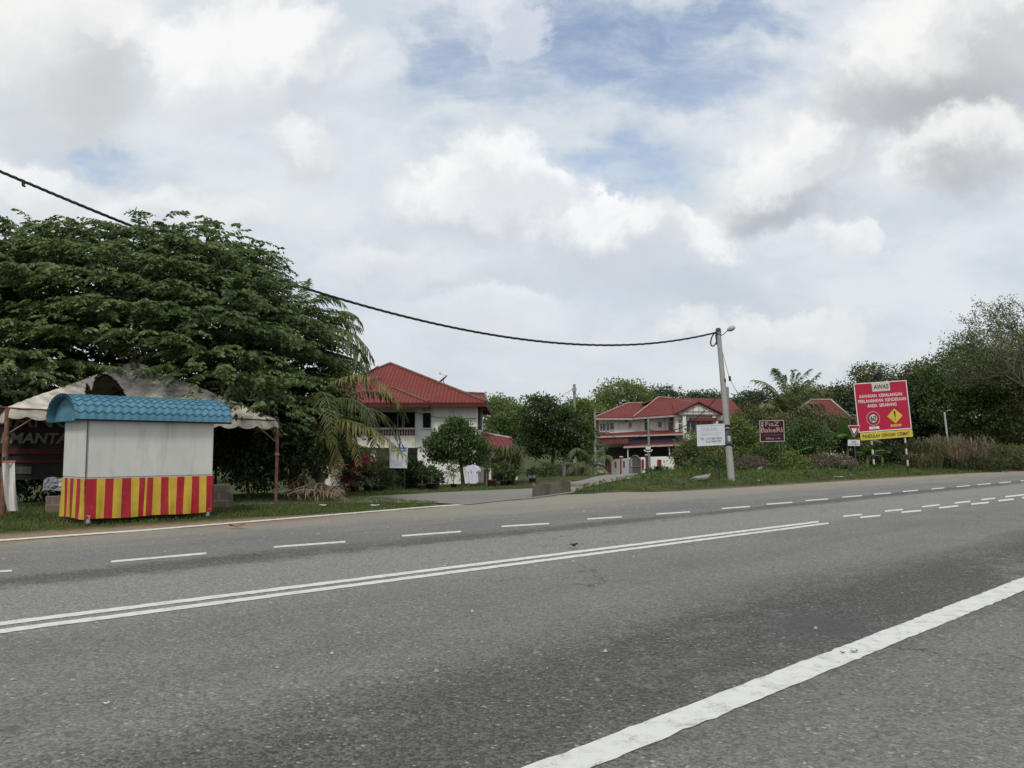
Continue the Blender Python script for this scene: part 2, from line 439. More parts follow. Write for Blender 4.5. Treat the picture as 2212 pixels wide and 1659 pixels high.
# centre
lump(1120, 60, 90, 120, 0, top=(.86, .875, .90), low=(.74, .77, .82), op=.75)
lump(960, 20, 80, 70, 0, top=(.86, .875, .90), low=(.74, .77, .82), op=.6)
lump(1000, 450, 260, 120, .12, top=(.94, .945, .94), low=(.64, .68, .735))
lump(1100, 385, 120, 95, 0, top=(.95, .955, .95), low=(.74, .77, .80))
lump(1390, 500, 210, 100, -.05, top=(.95, .955, .95), low=(.66, .70, .75))
lump(1310, 440, 60, 45, 0, top=(.96, .965, .96), low=(.82, .84, .86))
lump(1460, 460, 70, 45, -.3, top=(.95, .955, .955), low=(.80, .82, .85))
blot(1310, 560, 260, 55, 0, (.53, .58, .635), .65)
blot(1040, 500, 190, 40, 0, (.55, .59, .64), .6)
# right bank
lump(2030, 120, 420, 190, .45, top=(.93, .925, .91), low=(.62, .64, .665), s=(.75, -.35))
blot(2040, 225, 310, 105, .2, (.41, .43, .46), .92)
blot(2150, 150, 140, 95, .2, (.50, .51, .525), .6)
lump(1720, 370, 190, 130, .5, top=(.93, .93, .925), low=(.60, .63, .67), s=(.7, -.4))
blot(1690, 455, 165, 58, .08, (.42, .455, .495), .85)
lump(2110, 340, 200, 110, .35, top=(.88, .88, .875), low=(.62, .645, .675))
blot(2080, 385, 140, 75, 0, (.45, .475, .50), .8)
lump(1835, 525, 55, 45, 0, top=(.88, .88, .90), low=(.76, .775, .81), op=.9)
# low layers
blot(1180, 605, 420, 45, 0, (.53, .58, .63), .55)
blot(1500, 640, 260, 50, 0, (.50, .55, .605), .6)
lump(1690, 720, 230, 55, 0, top=(.88, .885, .885), low=(.74, .765, .79), op=.7)
lump(1050, 680, 220, 60, 0, top=(.87, .88, .885), low=(.72, .75, .78), op=.6)
lump(820, 600, 200, 60, 0, top=(.86, .87, .88), low=(.74, .765, .79), op=.5)
low_ = t.step(B_, .2, .0)
cloud = t.mix(t.m('MULTIPLY', low_, .5), cloud, (.63, .665, .68, 1))
bg2 = t.node('ShaderNodeBackground'); t.put(bg2.inputs[0], cloud); bg2.inputs[1].default_value = 1.0
mx = t.node('ShaderNodeMixShader'); t.put(mx.inputs[0], alpha)
t.l.new(bg.outputs[0], mx.inputs[1]); t.l.new(bg2.outputs[0], mx.inputs[2])
t.l.new(mx.outputs[0], t.n['World Output'].inputs[0])
W.cycles.sampling_method = 'MANUAL'; W.cycles.sample_map_resolution = 512

# ================================================================== materials shared
M('bark', (.13, .10, .075), .95, .3, 6, .6, 40)
M('white_paint', (.72, .72, .69), .6, .05, 2, dirt=(.45, .42, .36), damt=.5, dscale=1.2)
M('steel', (.32, .32, .31), .5, .15, 8, metal=.6)
M('black_metal', (.03, .03, .032), .5, .2, 6)
M('concrete', (.235, .232, .215), .9, .14, 3, .4, 30, dirt=(.14, .13, .11), damt=.6, dscale=3)
M('dark_glass', (.012, .014, .016), .12, .1, 1, spec=.5)
M('rust', (.16, .075, .05), .8, .3, 6, .3, 50, dirt=(.28, .24, .21), damt=.5, dscale=5)

# ================================================================== ground
xs = np.unique(np.concatenate([np.linspace(-900, -60, 40), np.linspace(-60, -20, 41), np.arange(-20, 45.01, .5), np.linspace(45, 110, 66), np.linspace(110, 900, 40)]))
ys = np.unique(np.concatenate([np.linspace(-500, -20, 24), np.linspace(-20, 12, 33), np.arange(12, 52.01, .5), np.linspace(52, 120, 69), np.linspace(120, 1200, 50)]))
X_, Y_ = np.meshgrid(xs, ys); Z_ = zt(X_, Y_)
nx, ny = len(xs), len(ys); I = np.arange(nx*ny).reshape(ny, nx)
m, t, b = newmat('earth_and_turf')
co = t.node('ShaderNodeTexCoord').outputs['Object']
n1 = t.noise(co, .9, 6, .65); n2 = t.noise(co, 6, 6, .7); n3 = t.noise(co, 40, 4, .6)
g = t.mix(t.step(n1, .35, .65), (.030, .045, .014, 1), (.075, .085, .03, 1))
g = t.mix(t.m('MULTIPLY', t.step(n2, .5, .68), .7), g, (.16, .125, .075, 1))
sxy = t.mapping(co, rot=(0, 0, -math.atan2(RD[1], RD[0]))); st = t.xyz(sxy)
edge_ = t.m('ADD', st[1], t.m('MULTIPLY', t.m('SUBTRACT', n2, .5), 2.2))
soil = t.mix(t.step(n3, .3, .7), (.20, .135, .085, 1), (.34, .25, .17, 1))
g = t.mix(t.step(edge_, 16.9, 15.9), g, soil)
t.put(b.inputs['Base Color'], g); b.inputs['Roughness'].default_value = .95; b.inputs['Specular IOR Level'].default_value = .1
t.put(b.inputs['Normal'], t.bump(t.m('ADD', n2, t.m('MULTIPLY', n3, .5)), .7, .05))
go = fast('ground', np.stack([X_, Y_, Z_], -1).reshape(-1, 3), np.stack([I[:-1, :-1], I[:-1, 1:], I[1:, 1:], I[1:, :-1]], -1).reshape(-1, 4), m, smooth=True)
tag(go, kind='structure')

# ------------------------------------------------------------------ the road
def asphalt(name, light=1.0, junction=False):
    m, t, b = newmat(name)
    co = t.node('ShaderNodeTexCoord').outputs['Object']
    sx = t.mapping(co, rot=(0, 0, -math.atan2(RD[1], RD[0]))); st = t.xyz(sx); s_, t_ = st[1], st[0]
    lane = t.noise(t.mapping(sx, scale=(.10, .8, 1)), 1.0, 6, .6)       # streaks along the traffic
    big = t.noise(co, .35, 6, .6); mid = t.noise(co, 3.2, 6, .65)
    base = t.mix(t.step(t.m('MULTIPLY_ADD', lane, .6, t.m('MULTIPLY', big, .4)), .35, .65), sc((.152, .150, .141), light), sc((.196, .193, .182), light))
    pl_ = t.m('MULTIPLY', t.step(t.m('MULTIPLY_ADD', mid, 1.4, s_), 7.6, 9.0), t.step(t.m('MULTIPLY_ADD', mid, 1.0, s_), 11.2, 10.2))
    base = t.mix(t.m('MULTIPLY', pl_, .8), base, sc((.235, .232, .217), light))
    # aggregate
    v1 = t.node('ShaderNodeTexVoronoi'); t.put(v1.inputs['Vector'], co); v1.inputs['Scale'].default_value = 52
    stone = t.xyz(v1.outputs['Color'])[0]; d1 = v1.outputs['Distance']
    v2 = t.node('ShaderNodeTexVoronoi'); t.put(v2.inputs['Vector'], co); v2.inputs['Scale'].default_value = 150
    stone2 = t.xyz(v2.outputs['Color'])[0]
    worn = None                                                       # coarse, ravelled patches
    for (c, w, k) in ((3.45, 1.35, 1.0), (10.55, .55, .8)):
        q = t.m('ABSOLUTE', t.m('SUBTRACT', t.m('MULTIPLY_ADD', mid, .9, t.m('MULTIPLY_ADD', lane, 1.2, s_)), c+1.05))
        a = t.m('MULTIPLY', t.step(q, w, w*.25), k)
        worn = a if worn is None else t.m('MAXIMUM', worn, a)
    worn = t.m('MULTIPLY', worn, t.step(t.m('MULTIPLY_ADD', big, .7, t.m('MULTIPLY', mid, .45)), .40, .58))
    amt = t.m('MULTIPLY_ADD', worn, .35, .42)
    sv = t.m('MULTIPLY_ADD', stone, .62, t.m('MULTIPLY', stone2, .38))
    gain = t.m('ADD', t.m('MULTIPLY', t.m('SUBTRACT', sv, .5), t.m('MULTIPLY', amt, 2.5)), 1.0)
    n = t.node('ShaderNodeVectorMath', operation='SCALE'); t.put(n.inputs[0], base); t.put(n.inputs['Scale'], gain); k = n.outputs[0]
    k = t.mix(t.m('MULTIPLY', worn, .55), k, (.058, .056, .053, 1))
    pale = t.step(stone, .980, .992)
    k = t.mix(t.m('MULTIPLY', pale, .7), k, (.38, .37, .34, 1))
    gap = t.m('MULTIPLY', t.step(d1, .5, .9), t.m('MULTIPLY_ADD', worn, .6, .2))
    k = t.mix(gap, k, (.05, .049, .047, 1))
    # dust washed and blown onto the shoulder
    dn = t.noise(t.mapping(sx, scale=(.22, .6, 1)), 1.3, 7, .68)
    dd = t.m('ADD', s_, t.m('MULTIPLY', t.m('SUBTRACT', dn, .5), 5.0))
    dust = t.m('MULTIPLY', t.step(dd, 12.0, 15.6), t.m('MULTIPLY_ADD', mid, .8, .25), clamp=True)
    near = t.m('MULTIPLY', t.step(dd, 1.6, -1.0), t.m('MULTIPLY', mid, .35))
    k = t.mix(t.m('MULTIPLY', dust, .8 if not junction else .3), k, (.34, .295, .225, 1))
    k = t.mix(near, k, (.22, .19, .155, 1))
    cw = t.v('ADD', co, t.v('SCALE', t.v('SUBTRACT', t.noise(co, 1.6, 5, .6, color=True), (.5, .5, .5)), sc=1.1))
    ce = t.vor(t.mapping(cw, rot=(0, 0, .8), scale=(.42, .8, 1)), 1.0, 'DISTANCE_TO_EDGE')
    crack = t.m('MULTIPLY', t.step(ce, .013, .004), t.step(t.noise(t.mapping(co, loc=(5, 1, 0)), .22, 3), .50, .60))
    k = t.mix(t.m('MULTIPLY', crack, .5), k, (.035, .034, .033, 1))
    pp_ = G(1770, 1352); pd = t.v('DISTANCE', co, tuple(float(q) for q in pp_))
    k = t.mix(t.m('MULTIPLY', t.step(t.m('ADD', pd, t.m('MULTIPLY', mid, .3)), .62, .40), .75), k, (.085, .085, .087, 1))
    stain = t.step(t.noise(t.mapping(co, loc=(3, 8, 0)), .9, 4, .5), .66, .78)
    k = t.mix(t.m('MULTIPLY', stain, .3), k, (.085, .083, .08, 1))
    t.put(b.inputs['Base Color'], k); b.inputs['Roughness'].default_value = .88; b.inputs['Specular IOR Level'].default_value = .25
    h = t.m('MULTIPLY', t.m('SUBTRACT', t.m('ADD', sv, mid), d1), t.m('MULTIPLY_ADD', worn, .9, .5))
    t.put(b.inputs['Normal'], t.bump(h, .75, .012))
    return m
ASPH = asphalt('asphalt'); ASPH2 = asphalt('asphalt_side', 1.12, True)
edge_px = [(-900, 1262), (-300, 1191), (0, 1172), (300, 1151), (600, 1127), (760, 1113), (900, 1101), (1010, 1090), (1100, 1080), (1150, 1076.5), (1240, 1068), (1500, 1056), (1640, 1050), (1800, 1040), (1960, 1030), (2080, 1024), (2212, 1019), (2420, 1009), (2600, 1000), (2760, 990)]
far = [G(u, v) for u, v in edge_px]
rng = np.random.default_rng(3)
fine_ = []
for a, c in zip(far[:-1], far[1:]):
    n = max(1, int(np.linalg.norm(c-a)/.6))
    for i in range(n): fine_.append(a+(c-a)*i/n)
fine_.append(far[-1])
fine_ = [np.array((-40.-60*RD[0], 15.2/RN[1]-55-40*0, 0))]*0+fine_
mb = MB(); rows = []
for p in fine_:
    j = rng.normal()*.09+.12*math.sin(p[0]*1.7)+.10*math.sin(p[0]*4.1+p[1]); q = p+np.array((RN[0], RN[1], 0))*j
    s0 = RN[0]*q[0]+RN[1]*q[1]
    foot = q-np.array((RN[0], RN[1], 0))*(s0+9.0)
    rows.append((foot+(0, 0, .006), q+(0, 0, .006)))
mb.sheet([[r[0] for r in rows], [r[1] for r in rows]], smooth=False)
tag(mb.build('road', ASPH), kind='structure')

def on(p, h): return np.array((p[0], p[1], float(zt(p[0], p[1]))+h))
def dens(pts, step=.5):
    out = []
    for a, c in zip(pts[:-1], pts[1:]):
        n = max(1, int(np.linalg.norm(np.array(c)-a)/step)); out += [a+(c-a)*i/n for i in range(n)]
    return out+[pts[-1]]
# the side road down to the houses
farpx = [(520, 1078), (700, 1076), (820, 1072), (900, 1068), (1000, 1062.5), (1100, 1058.5), (1150, 1056), (1200, 1049), (1260, 1038), (1320, 1026), (1380, 1023)]
nearpx = [(520, 1092), (700, 1089), (820, 1087), (940, 1088), (1010, 1091.5), (1100, 1081.5), (1150, 1078), (1236, 1066), (1262, 1054), (1318, 1042), (1385, 1032)]
A1 = dens([T(*q) for q in farpx], .6); B1 = dens([T(*q) for q in nearpx], .6)
def resample(L, n):
    L = np.array(L); d = np.concatenate([[0], np.cumsum(np.linalg.norm(np.diff(L, axis=0), axis=1))]); w = np.linspace(0, d[-1], n)
    return np.stack([np.interp(w, d, L[:, i]) for i in range(3)], -1)
NS = 70
fa = resample([T(*q) for q in farpx], NS); nb = resample([T(*q) for q in nearpx], NS)
grid = [[on(fa[i]+(nb[i]-fa[i])*k/8, .022) for i in range(NS)] for k in range(9)]
tag(MB().sheet(grid, smooth=True, flip=True).build('side_road', ASPH2), kind='structure')

# ------------------------------------------------------------------ painted markings
m, t, b = newmat('road_paint'); co = t.node('ShaderNodeTexCoord').outputs['Object']
w1 = t.noise(co, 7, 7, .7); w2 = t.noise(co, 55, 4, .6)
k = t.mix(t.step(w1, .42, .70), (.62, .62, .59, 1), (.51, .50, .47, 1))
k = t.mix(t.m('MULTIPLY', t.step(t.m('MULTIPLY_ADD', w1, .6, t.m('MULTIPLY', w2, .5)), .60, .70), .75), k, (.24, .235, .22, 1))
t.put(b.inputs['Base Color'], k); b.inputs['Roughness'].default_value = .7; b.inputs['Specular IOR Level'].default_value = .25
t.put(b.inputs['Normal'], t.bump(t.m('ADD', w2, w1), .35, .006)); PAINT = m
def strip(up, lo, z=.011, jit=.006, mb=None, step=.06):
    """a painted line between its upper and lower edge, both given as two or more pixels"""
    mb = mb or MB(); U = [G(*q, z) for q in up]; Lw = [G(*q, z) for q in lo]
    n = int(max(2, np.linalg.norm(U[-1]-U[0])/step)); n = min(n, 420)
    U = resample(U, n); Lw = resample(Lw, n)
    nn = np.array((RN[0], RN[1], 0)); r = rng.normal(size=(n, 2))*jit
    for i in range(n):
        d = min(1.5, .6+np.linalg.norm(U[i])*.03)
        U[i] += nn*r[i, 0]*d; Lw[i] += nn*r[i, 1]*d
    mb.sheet([list(Lw), list(U)], smooth=False); return mb
def line_v(u, base): return base
# near edge line, wide
e = 0.367
mb = strip([(700, 1817), (1128, 1659), (2212, 1246), (2700, 1060)], [(700, 1875), (1276, 1659), (2212, 1276), (2700, 1081)])
tag(mb.build('edge_line', PAINT), kind='structure')
# double centre line
mb = strip([(-500, 1407), (0, 1343), (1769, 1125)], [(-500, 1416.5), (0, 1351), (1769, 1128.6)])
strip([(-500, 1426), (0, 1359), (1790, 1128.2)], [(-500, 1436), (0, 1367.5), (1790, 1131.6)], mb=mb)
tag(mb.build('centre_line', PAINT), kind='structure')
mb = MB()
for (a, b_) in [((1822, 1115.2), (1862, 1111.2)), ((1912, 1104.2), (1950, 1100.4)), ((1992, 1094.6), (2030, 1090.2)), ((2062, 1086.6), (2096, 1083)), ((2120, 1079.4), (2150, 1076)), ((2172, 1073), (2212, 1068.6)), ((2240, 1065), (2270, 1062))]:
    strip([(a[0], a[1]-1.5), (b_[0], b_[1]-1.5)], [(a[0], a[1]+1.5), (b_[0], b_[1]+1.5)], mb=mb, jit=.004)
    strip([(a[0]+36, a[1]+.6), (b_[0]+40, b_[1]+.6)], [(a[0]+36, a[1]+3.9), (b_[0]+40, b_[1]+3.9)], mb=mb, jit=.004)
tag(mb.build('centre_dashes', PAINT), kind='structure')
# lane dashes along the far shoulder
mb = MB()
for (u0, v0, u1, v1, h) in [(-215, 1260, -20, 1239, 4.5), (-60, 1238, 26, 1232.5, 4), (240, 1213, 446, 1195, 4.2), (592, 1181.5, 746, 1170, 3.6), (868, 1157.5, 996, 1148, 3.2), (1083, 1137, 1186, 1131, 3), (1268, 1121, 1344, 1116.4, 2.8), (1418, 1110.4, 1490, 1105.6, 2.5), (1560, 1098.4, 1620, 1094, 2.4), (1656, 1089.2, 1712, 1085, 2.3), (1740, 1081.4, 1790, 1077.6, 2.2), (1820, 1073.8, 1862, 1070.6, 2), (1888, 1067.6, 1925, 1064.8, 2), (1950, 1061.8, 1984, 1059, 1.9), (2012, 1056.2, 2040, 1053.8, 1.8), (2066, 1051.4, 2096, 1048.8, 1.7), (2112, 1047, 2140, 1044.6, 1.6), (2158, 1043, 2184, 1040.8, 1.6), (2204, 1038.8, 2230, 1036.6, 1.6)]:
    strip([(u0, v0-h/2), (u1, v1-h/2)], [(u0, v0+h/2), (u1, v1+h/2)], mb=mb, jit=.005)
tag(mb.build('lane_dashes', PAINT), kind='structure')
# thin line on the far edge, bending into the side road
up = [(-300, 1187.5), (0, 1165), (300, 1144.2), (600, 1120.2), (900, 1095.6), (960, 1091), (1012, 1088)]
mb = strip(up, [(u, v+3.6-1.6*(u > 0)*u/1012) for u, v in up], jit=.008)
tag(mb.build('shoulder_line', PAINT), kind='structure')

# ------------------------------------------------------------------ grass
ML('grass_blade', (.042, .072, .017), (.125, .165, .045), .2, .6, .5)
ML('dry_blade', (.14, .11, .045), (.22, .18, .09), .15, .7, .5)
def scatter(poly, n, seed, box):
    r = np.random.default_rng(seed); x = r.uniform(box[0], box[1], n); y = r.uniform(box[2], box[3], n); z = zt(x, y)
    u, v = proj(np.stack([x, y, z], -1)); k = inside(u, v, poly)
    return np.stack([x, y, z], -1)[k], r
Vg = []; 
def blades(pts, r, h, w, per=5):
    n = len(pts)*per; p = np.repeat(pts, per, 0)+np.concatenate([r.normal(size=(n, 2))*.05, np.zeros((n, 1))], 1)
    p[:, 2] = zt(p[:, 0], p[:, 1])-.01
    d = np.concatenate([r.normal(size=(n, 2))*.5, np.ones((n, 1))], 1)
    L = h*(.4+r.random(n)); V, Q = leafmesh(p, d, L, w*(.6+.8*r.random(n)), r, .1); return V, Q
polyL = [(-420, 1162), (-420, 1085), (100, 1080), (480, 1066), (800, 1074), (945, 1087), (905, 1095), (760, 1107), (600, 1115), (470, 1119), (300, 1130), (180, 1137), (0, 1150), (-420, 1172)]
polyR = [(1236, 1066), (1262, 1052), (1300, 1041), (1400, 1024), (1500, 1012), (1700, 1002), (2000, 990), (2300, 985), (2300, 1012), (2080, 1023), (1960, 1028), (1800, 1038), (1640, 1048), (1500, 1054)]
polyH = [(745, 1074), (745, 1050), (1160, 1044), (1150, 1054), (1000, 1060), (820, 1070)]
a, r = scatter(polyL, 90000, 5, (-26, 2, 12, 30)); V1, Q1 = blades(a, r, .085, .012, 4)
s_ = a[:, 0]*RN[0]+a[:, 1]*RN[1]
b_, r = scatter(polyR, 70000, 6, (1, 62, 24, 70)); V2, Q2 = blades(b_, r, .145, .026, 5)
c_, r = scatter(polyH, 15000, 8, (-12, 4, 24, 50)); V3, Q3 = blades(c_, r, .07, .02, 4)
V = np.concatenate([V1, V2, V3]); Q = np.arange(len(V)).reshape(-1, 4)
tag(fast('grass', V, Q, MATS['grass_blade']), 'short green verge grass on both sides of the side road', 'grass', kind='stuff')
d_ = np.concatenate([a[r.integers(0, len(a), 2600)], b_[r.integers(0, len(b_), 1200)]]); V4, Q4 = blades(d_, r, .09, .014, 3)
tag(fast('dry_grass', V4, Q4, MATS['dry_blade']), 'straw coloured dry blades mixed into the verge grass', 'grass', kind='stuff')
# loose stones and chips on the tarmac
n = 900; r = np.random.default_rng(12); tt_ = r.uniform(-6, 45, n); s0 = np.where(r.random(n) < .55, r.uniform(12, 15.8, n), r.uniform(-1, 12, n))
x = RD[0]*tt_+RN[0]*s0; y = RD[1]*tt_+RN[1]*s0; sz = r.uniform(.006, .022, n)
Vs = []; oct_ = np.array([(1, 0, 0), (0, 1, 0), (-1, 0, 0), (0, -1, 0), (0, 0, .7), (0, 0, -.2)]); of = np.array([(0, 1, 4), (1, 2, 4), (2, 3, 4), (3, 0, 4)])
Vs = (oct_[None]*(sz[:, None, None]*r.uniform(.6, 1.4, (n, 6, 3)))+np.stack([x, y, np.full(n, .01)], -1)[:, None]).reshape(-1, 3)
Qs = (of[None]+(np.arange(n)*6)[:, None, None]).reshape(-1, 3)
tag(fast('gravel', Vs, Qs, M('stone_chip', (.36, .34, .30), .9, .4, 20)), 'loose pale stone chips scattered on the tarmac', 'gravel', kind='stuff')
# ================================================================== the striped food stall
C0 = G(181, 1136); Ld = np.array((math.cos(math.radians(47)), math.sin(math.radians(47)), 0)); Wd = np.array((-Ld[1], Ld[0], 0)); ZZ = np.array((0, 0, 1.))
CL, CW = 2.6, 1.3
def K(l, w, z): return C0+Ld*l+Wd*w+ZZ*z
stall = empty('food_stall', C0, 'shuttered food stall on castors with blue curved tile roof and red and yellow striped skirt', 'food stall')
M('stall_board', (.55, .55, .52), .55, .05, 1.2, dirt=(.30, .29, .26), damt=.5, dscale=1.3, stretch=(2.4, 2.4, .5))
mb = MB().obox(K(.012, .012, .88), Ld*(CL-.024), Wd*(CW-.024), ZZ*1.2)
body = mb.build('body', MATS['stall_board'], stall, bevel=.006)
mb = MB()
mb.obox(K(.03, .0, .93), Ld*(CL-.06), Wd*.011, ZZ*1.14)
mb.build('front_shutter', MATS['stall_board'], stall, bevel=.004)
mb = MB().obox(K(.0, .03, .93), Ld*.011, Wd*(CW-.06), ZZ*1.12)
mb.build('end_shutter', MATS['stall_board'], stall, bevel=.004)
mb = MB().tube([K(-.008, -.008, .86), K(-.008, -.008, 2.08)], .012, 6)
mb.build('corner_post', M('dark_alloy', (.12, .11, .11), .5, .2, 5, metal=.4), stall)
# skirt: striped tarpaulin, gathered a little
def skirt(p0, d, wid, nrm_, stripes, name, seed):
    r = np.random.default_rng(seed); mb = MB(); n = max(30, int(wid/.02)); ph = r.random(3)*6
    vs = []; hs = np.linspace(0, 1, 7)
    for h in hs:
        row = []
        for i in range(n+1):
            s = wid*i/n; amp = .003+.012*(1-h)
            off = amp*(math.sin(s*7+ph[0]+h*2)+.6*math.sin(s*17+ph[1]-h*3)+.4*math.sin(s*31+ph[2]))+.012
            z = .12+.78*h+(.008*math.sin(s*5+ph[2])*(1-h))
            row.append(p0+d*(s+.012*(1-h)*math.sin(s*9))+nrm_*off+ZZ*z)
        vs.append(row)
    cut = np.cumsum([w for w, _ in stripes]); tot = cut[-1]
    w = n+1
    for a in range(len(hs)-1):
        for i in range(n):
            f = (i+.5)/n*tot; m = stripes[int(np.searchsorted(cut, f).clip(0, len(stripes)-1))][1]
            mb.add([vs[a][i], vs[a][i+1], vs[a+1][i+1], vs[a+1][i]], [(0, 1, 2, 3)], m, False)
    return mb
def cloth(name, col):
    m, t, b = newmat(name); co = t.node('ShaderNodeTexCoord').outputs['Object']
    f = t.noise(co, 3, 5, .6); d = t.step(t.noise(co, 9, 5, .65), .55, .75)
    k = t.mix(t.step(f, .3, .7), sc(col, .86), sc(col, 1.1)); k = t.mix(t.m('MULTIPLY', d, .28), k, (.3, .22, .14, 1))
    t.put(b.inputs['Base Color'], k); b.inputs['Roughness'].default_value = .42; b.inputs['Specular IOR Level'].default_value = .35
    t.put(b.inputs['Normal'], t.bump(t.noise(t.mapping(co, scale=(1, 1, .5)), 6, 4), .35, .03)); return m
RED = cloth('red_tarpaulin', (.37, .014, .026)); YEL = cloth('yellow_tarpaulin', (.55, .37, .04))
fs = [(1.3, 0), (1, 1), (1, 0), (1, 1), (1, 0), (1, 1), (.86, 0), (.14, 1), (.86, 0), (1, 1), (1, 0), (1, 1), (1, 0), (1, 1), (1, 0), (1, 1), (1.05, 0)]
skirt(K(0, 0, 0), Ld, CL, -Wd, fs, 'skirt', 1).build('front_skirt', [RED, YEL], stall)
skirt(K(0, CW, 0), -Wd, CW, -Ld, [(1, 1), (1, 0)]*3+[(1.3, 1), (.15, 0)], 'skirt', 2).build('end_skirt', [RED, YEL], stall)
skirt(K(CL, 0, 0), Wd, CW, Ld, [(1, 0), (1, 1)]*4, 'skirt', 4).build('end_skirt', [RED, YEL], stall)
mb = MB().obox(K(.02, .02, .86), Ld*(CL-.04), Wd*(CW-.04), ZZ*.03); mb.build('chassis', MATS['black_metal'], stall)
# roof: pressed tile sheet bent to a barrel
m, t, b = newmat('blue_tile_sheet'); co = t.node('ShaderNodeTexCoord').outputs['Object']
f = t.noise(co, 2.5, 5, .6); k = t.mix(t.step(f, .3, .7), (.052, .155, .222, 1), (.075, .20, .275, 1))
k = t.mix(t.m('MULTIPLY', t.step(t.noise(co, 7, 6, .7), .52, .74), .35), k, (.20, .24, .26, 1))
t.put(b.inputs['Base Color'], k); b.inputs['Roughness'].default_value = .58; b.inputs['Specular IOR Level'].default_value = .3; BLUE = m
l0, l1, w0, w1, RZ, RH = -.30, CL+.32, -.16, CW+.16, 2.06, .50
def arc(a):                                     # a 0..1 across the roof, front eave to back eave
    th = math.pi*(1-a); x = math.cos(th); z = abs(math.sin(th))**.8
    return (w0+w1)/2+(w1-w0)/2*x, RZ+RH*z
AL = np.linspace(0, 1, 400); Q_ = np.array([arc(a) for a in AL]); cum = np.concatenate([[0], np.cumsum(np.linalg.norm(np.diff(Q_, axis=0), axis=1))])
tot = cum[-1]; rowl = .155; nrow = int(tot/rowl)+1
def at_len(s):
    s = min(max(s, 0), tot); a = np.interp(s, cum, AL); p = np.array(arc(a)); p2 = np.array(arc(min(a+.003, 1))); p1 = np.array(arc(max(a-.003, 0)))
    d = nrm(p2-p1); n_ = np.array((-d[1], d[0])); return p, n_
xsn = 170; grid = []
half = tot/2
prof = [(-.10, .020), (.04, .022), (.45, .012), (.86, .004), (.875, -.022), (.90, -.024)]
rows_ = []
for k in range(nrow):
    for f_, h in prof: rows_.append((k+f_, h))
for (q, h) in rows_:
    row = []
    for i in range(xsn+1):
        l = l0+(l1-l0)*i/xsn; wv_ = math.sin(2*math.pi*l/.165)
        s = q*rowl
        s = s+(.021*wv_ if .1 < s < tot-.1 else 0)
        p, n_ = at_len(s); hh = h+.009*wv_
        row.append(K(l, p[0]+n_[0]*hh, p[1]+n_[1]*hh))
    grid.append(row)
roof = MB().sheet(grid, smooth=False, flip=True)
und = []
for a in np.linspace(0, 1, 18):
    p = arc(a); und.append([K(l, (p[0]-.57)*.97+.57, p[1]-.035) for l in (l0+.01, l1-.01)])
roof.sheet(und, smooth=True)
ro = roof.build('roof', BLUE, stall)
for nm, l in (('roof_end', l0+.16), ('roof_end', l1-.12)):
    mb = MB(); cols = 26; g0 = []; g1 = []
    for i in range(cols*2+1):
        a = i/(cols*2); w_ = w0+.03+(w1-w0-.06)*a; x = 2*a-1
        h = RH*max(0, 1-abs(x)**2.4)**.62*.93; o = .012*(i % 2)
        g0.append(K(l-o, w_, RZ-.02)); g1.append(K(l-o, w_, RZ+h))
    mb.sheet([g0, g1], smooth=False); mb.sheet([[p+Ld*.004 for p in g0], [p+Ld*.004 for p in g1]], smooth=False, flip=True)
    mb.build(nm, BLUE, stall)
mb = MB().tube([K(l0, w0+.01, RZ-.015), K(l1, w0+.01, RZ-.015)], .014, 6).tube([K(l0, w1-.01, RZ-.015), K(l1, w1-.01, RZ-.015)], .014, 6)
mb.build('eave_rail', MATS['black_metal'], stall)
for (l, w) in ((.07, .03), (.05, CW-.08), (CL-.10, .03), (CL-.12, CW-.1)):
    mb = MB(); c = K(l, w, .07)
    mb.tube([c-Wd*.026, c-Wd*.02, c+Wd*.02, c+Wd*.026], [.055, .068, .068, .055], 18)
    cs = mb.build('castor', M('castor_rubber', (.04, .04, .042), .6, .2, 10), stall)
    MB().tube([c-Wd*.031, c+Wd*.031], .040, 14).build('hub', M('alloy', (.55, .55, .54), .35, .1, 10, metal=.7), cs)
    mb = MB().obox(c-Wd*.04-Ld*.03, Ld*.06, Wd*.006, ZZ*.12).obox(c+Wd*.034-Ld*.03, Ld*.06, Wd*.006, ZZ*.12).obox(c-Wd*.045-Ld*.045+ZZ*.115, Ld*.09, Wd*.09, ZZ*.012)
    mb.tube([K(l, w, .19), K(l, w, .87)], .02, 8)
    mb.build('bracket', MATS['alloy'], cs)

# ================================================================== the old marquee
PLf = np.array((-11.3, 18.0, 0)); PRf = np.array((-6.26, 21.5, -.02)); dv = nrm(PRf-PLf); wd = np.array((-dv[1], dv[0], 0))
PLb = PLf+wd*6; PRb = PRf+wd*6
zL, zR = 2.42, 2.26
tent = empty('marquee', (PLf+PRb)/2*np.array((1, 1, 0)), 'old mouldy cream marquee with a torn roof and rusty posts under the big tree', 'marquee')
m, t, b = newmat('mouldy_canvas'); co = t.node('ShaderNodeTexCoord').outputs['Object']
a1 = t.noise(co, .75, 7, .68, dist=.6); a2 = t.noise(t.mapping(co, scale=(1, 1, 2.2)), 2.6, 8, .7); a3 = t.noise(co, 12, 6, .7)
k = t.mix(t.step(a2, .3, .7), (.70, .65, .56, 1), (.58, .53, .45, 1))
hc = P(245, 822, 20.6)-(PLf+PRb)/2*0
hd = t.v('DISTANCE', co, tuple(float(q) for q in hc-np.array(tent.location)))
hm = t.step(t.m('ADD', hd, t.m('MULTIPLY', t.m('SUBTRACT', a2, .5), 3.0)), 1.7, .7)
k = t.mix(t.m('MULTIPLY', hm, .85), k, (.21, .205, .195, 1))
k = t.mix(t.m('MULTIPLY', t.step(a1, .48, .60), .8), k, (.20, .20, .195, 1))
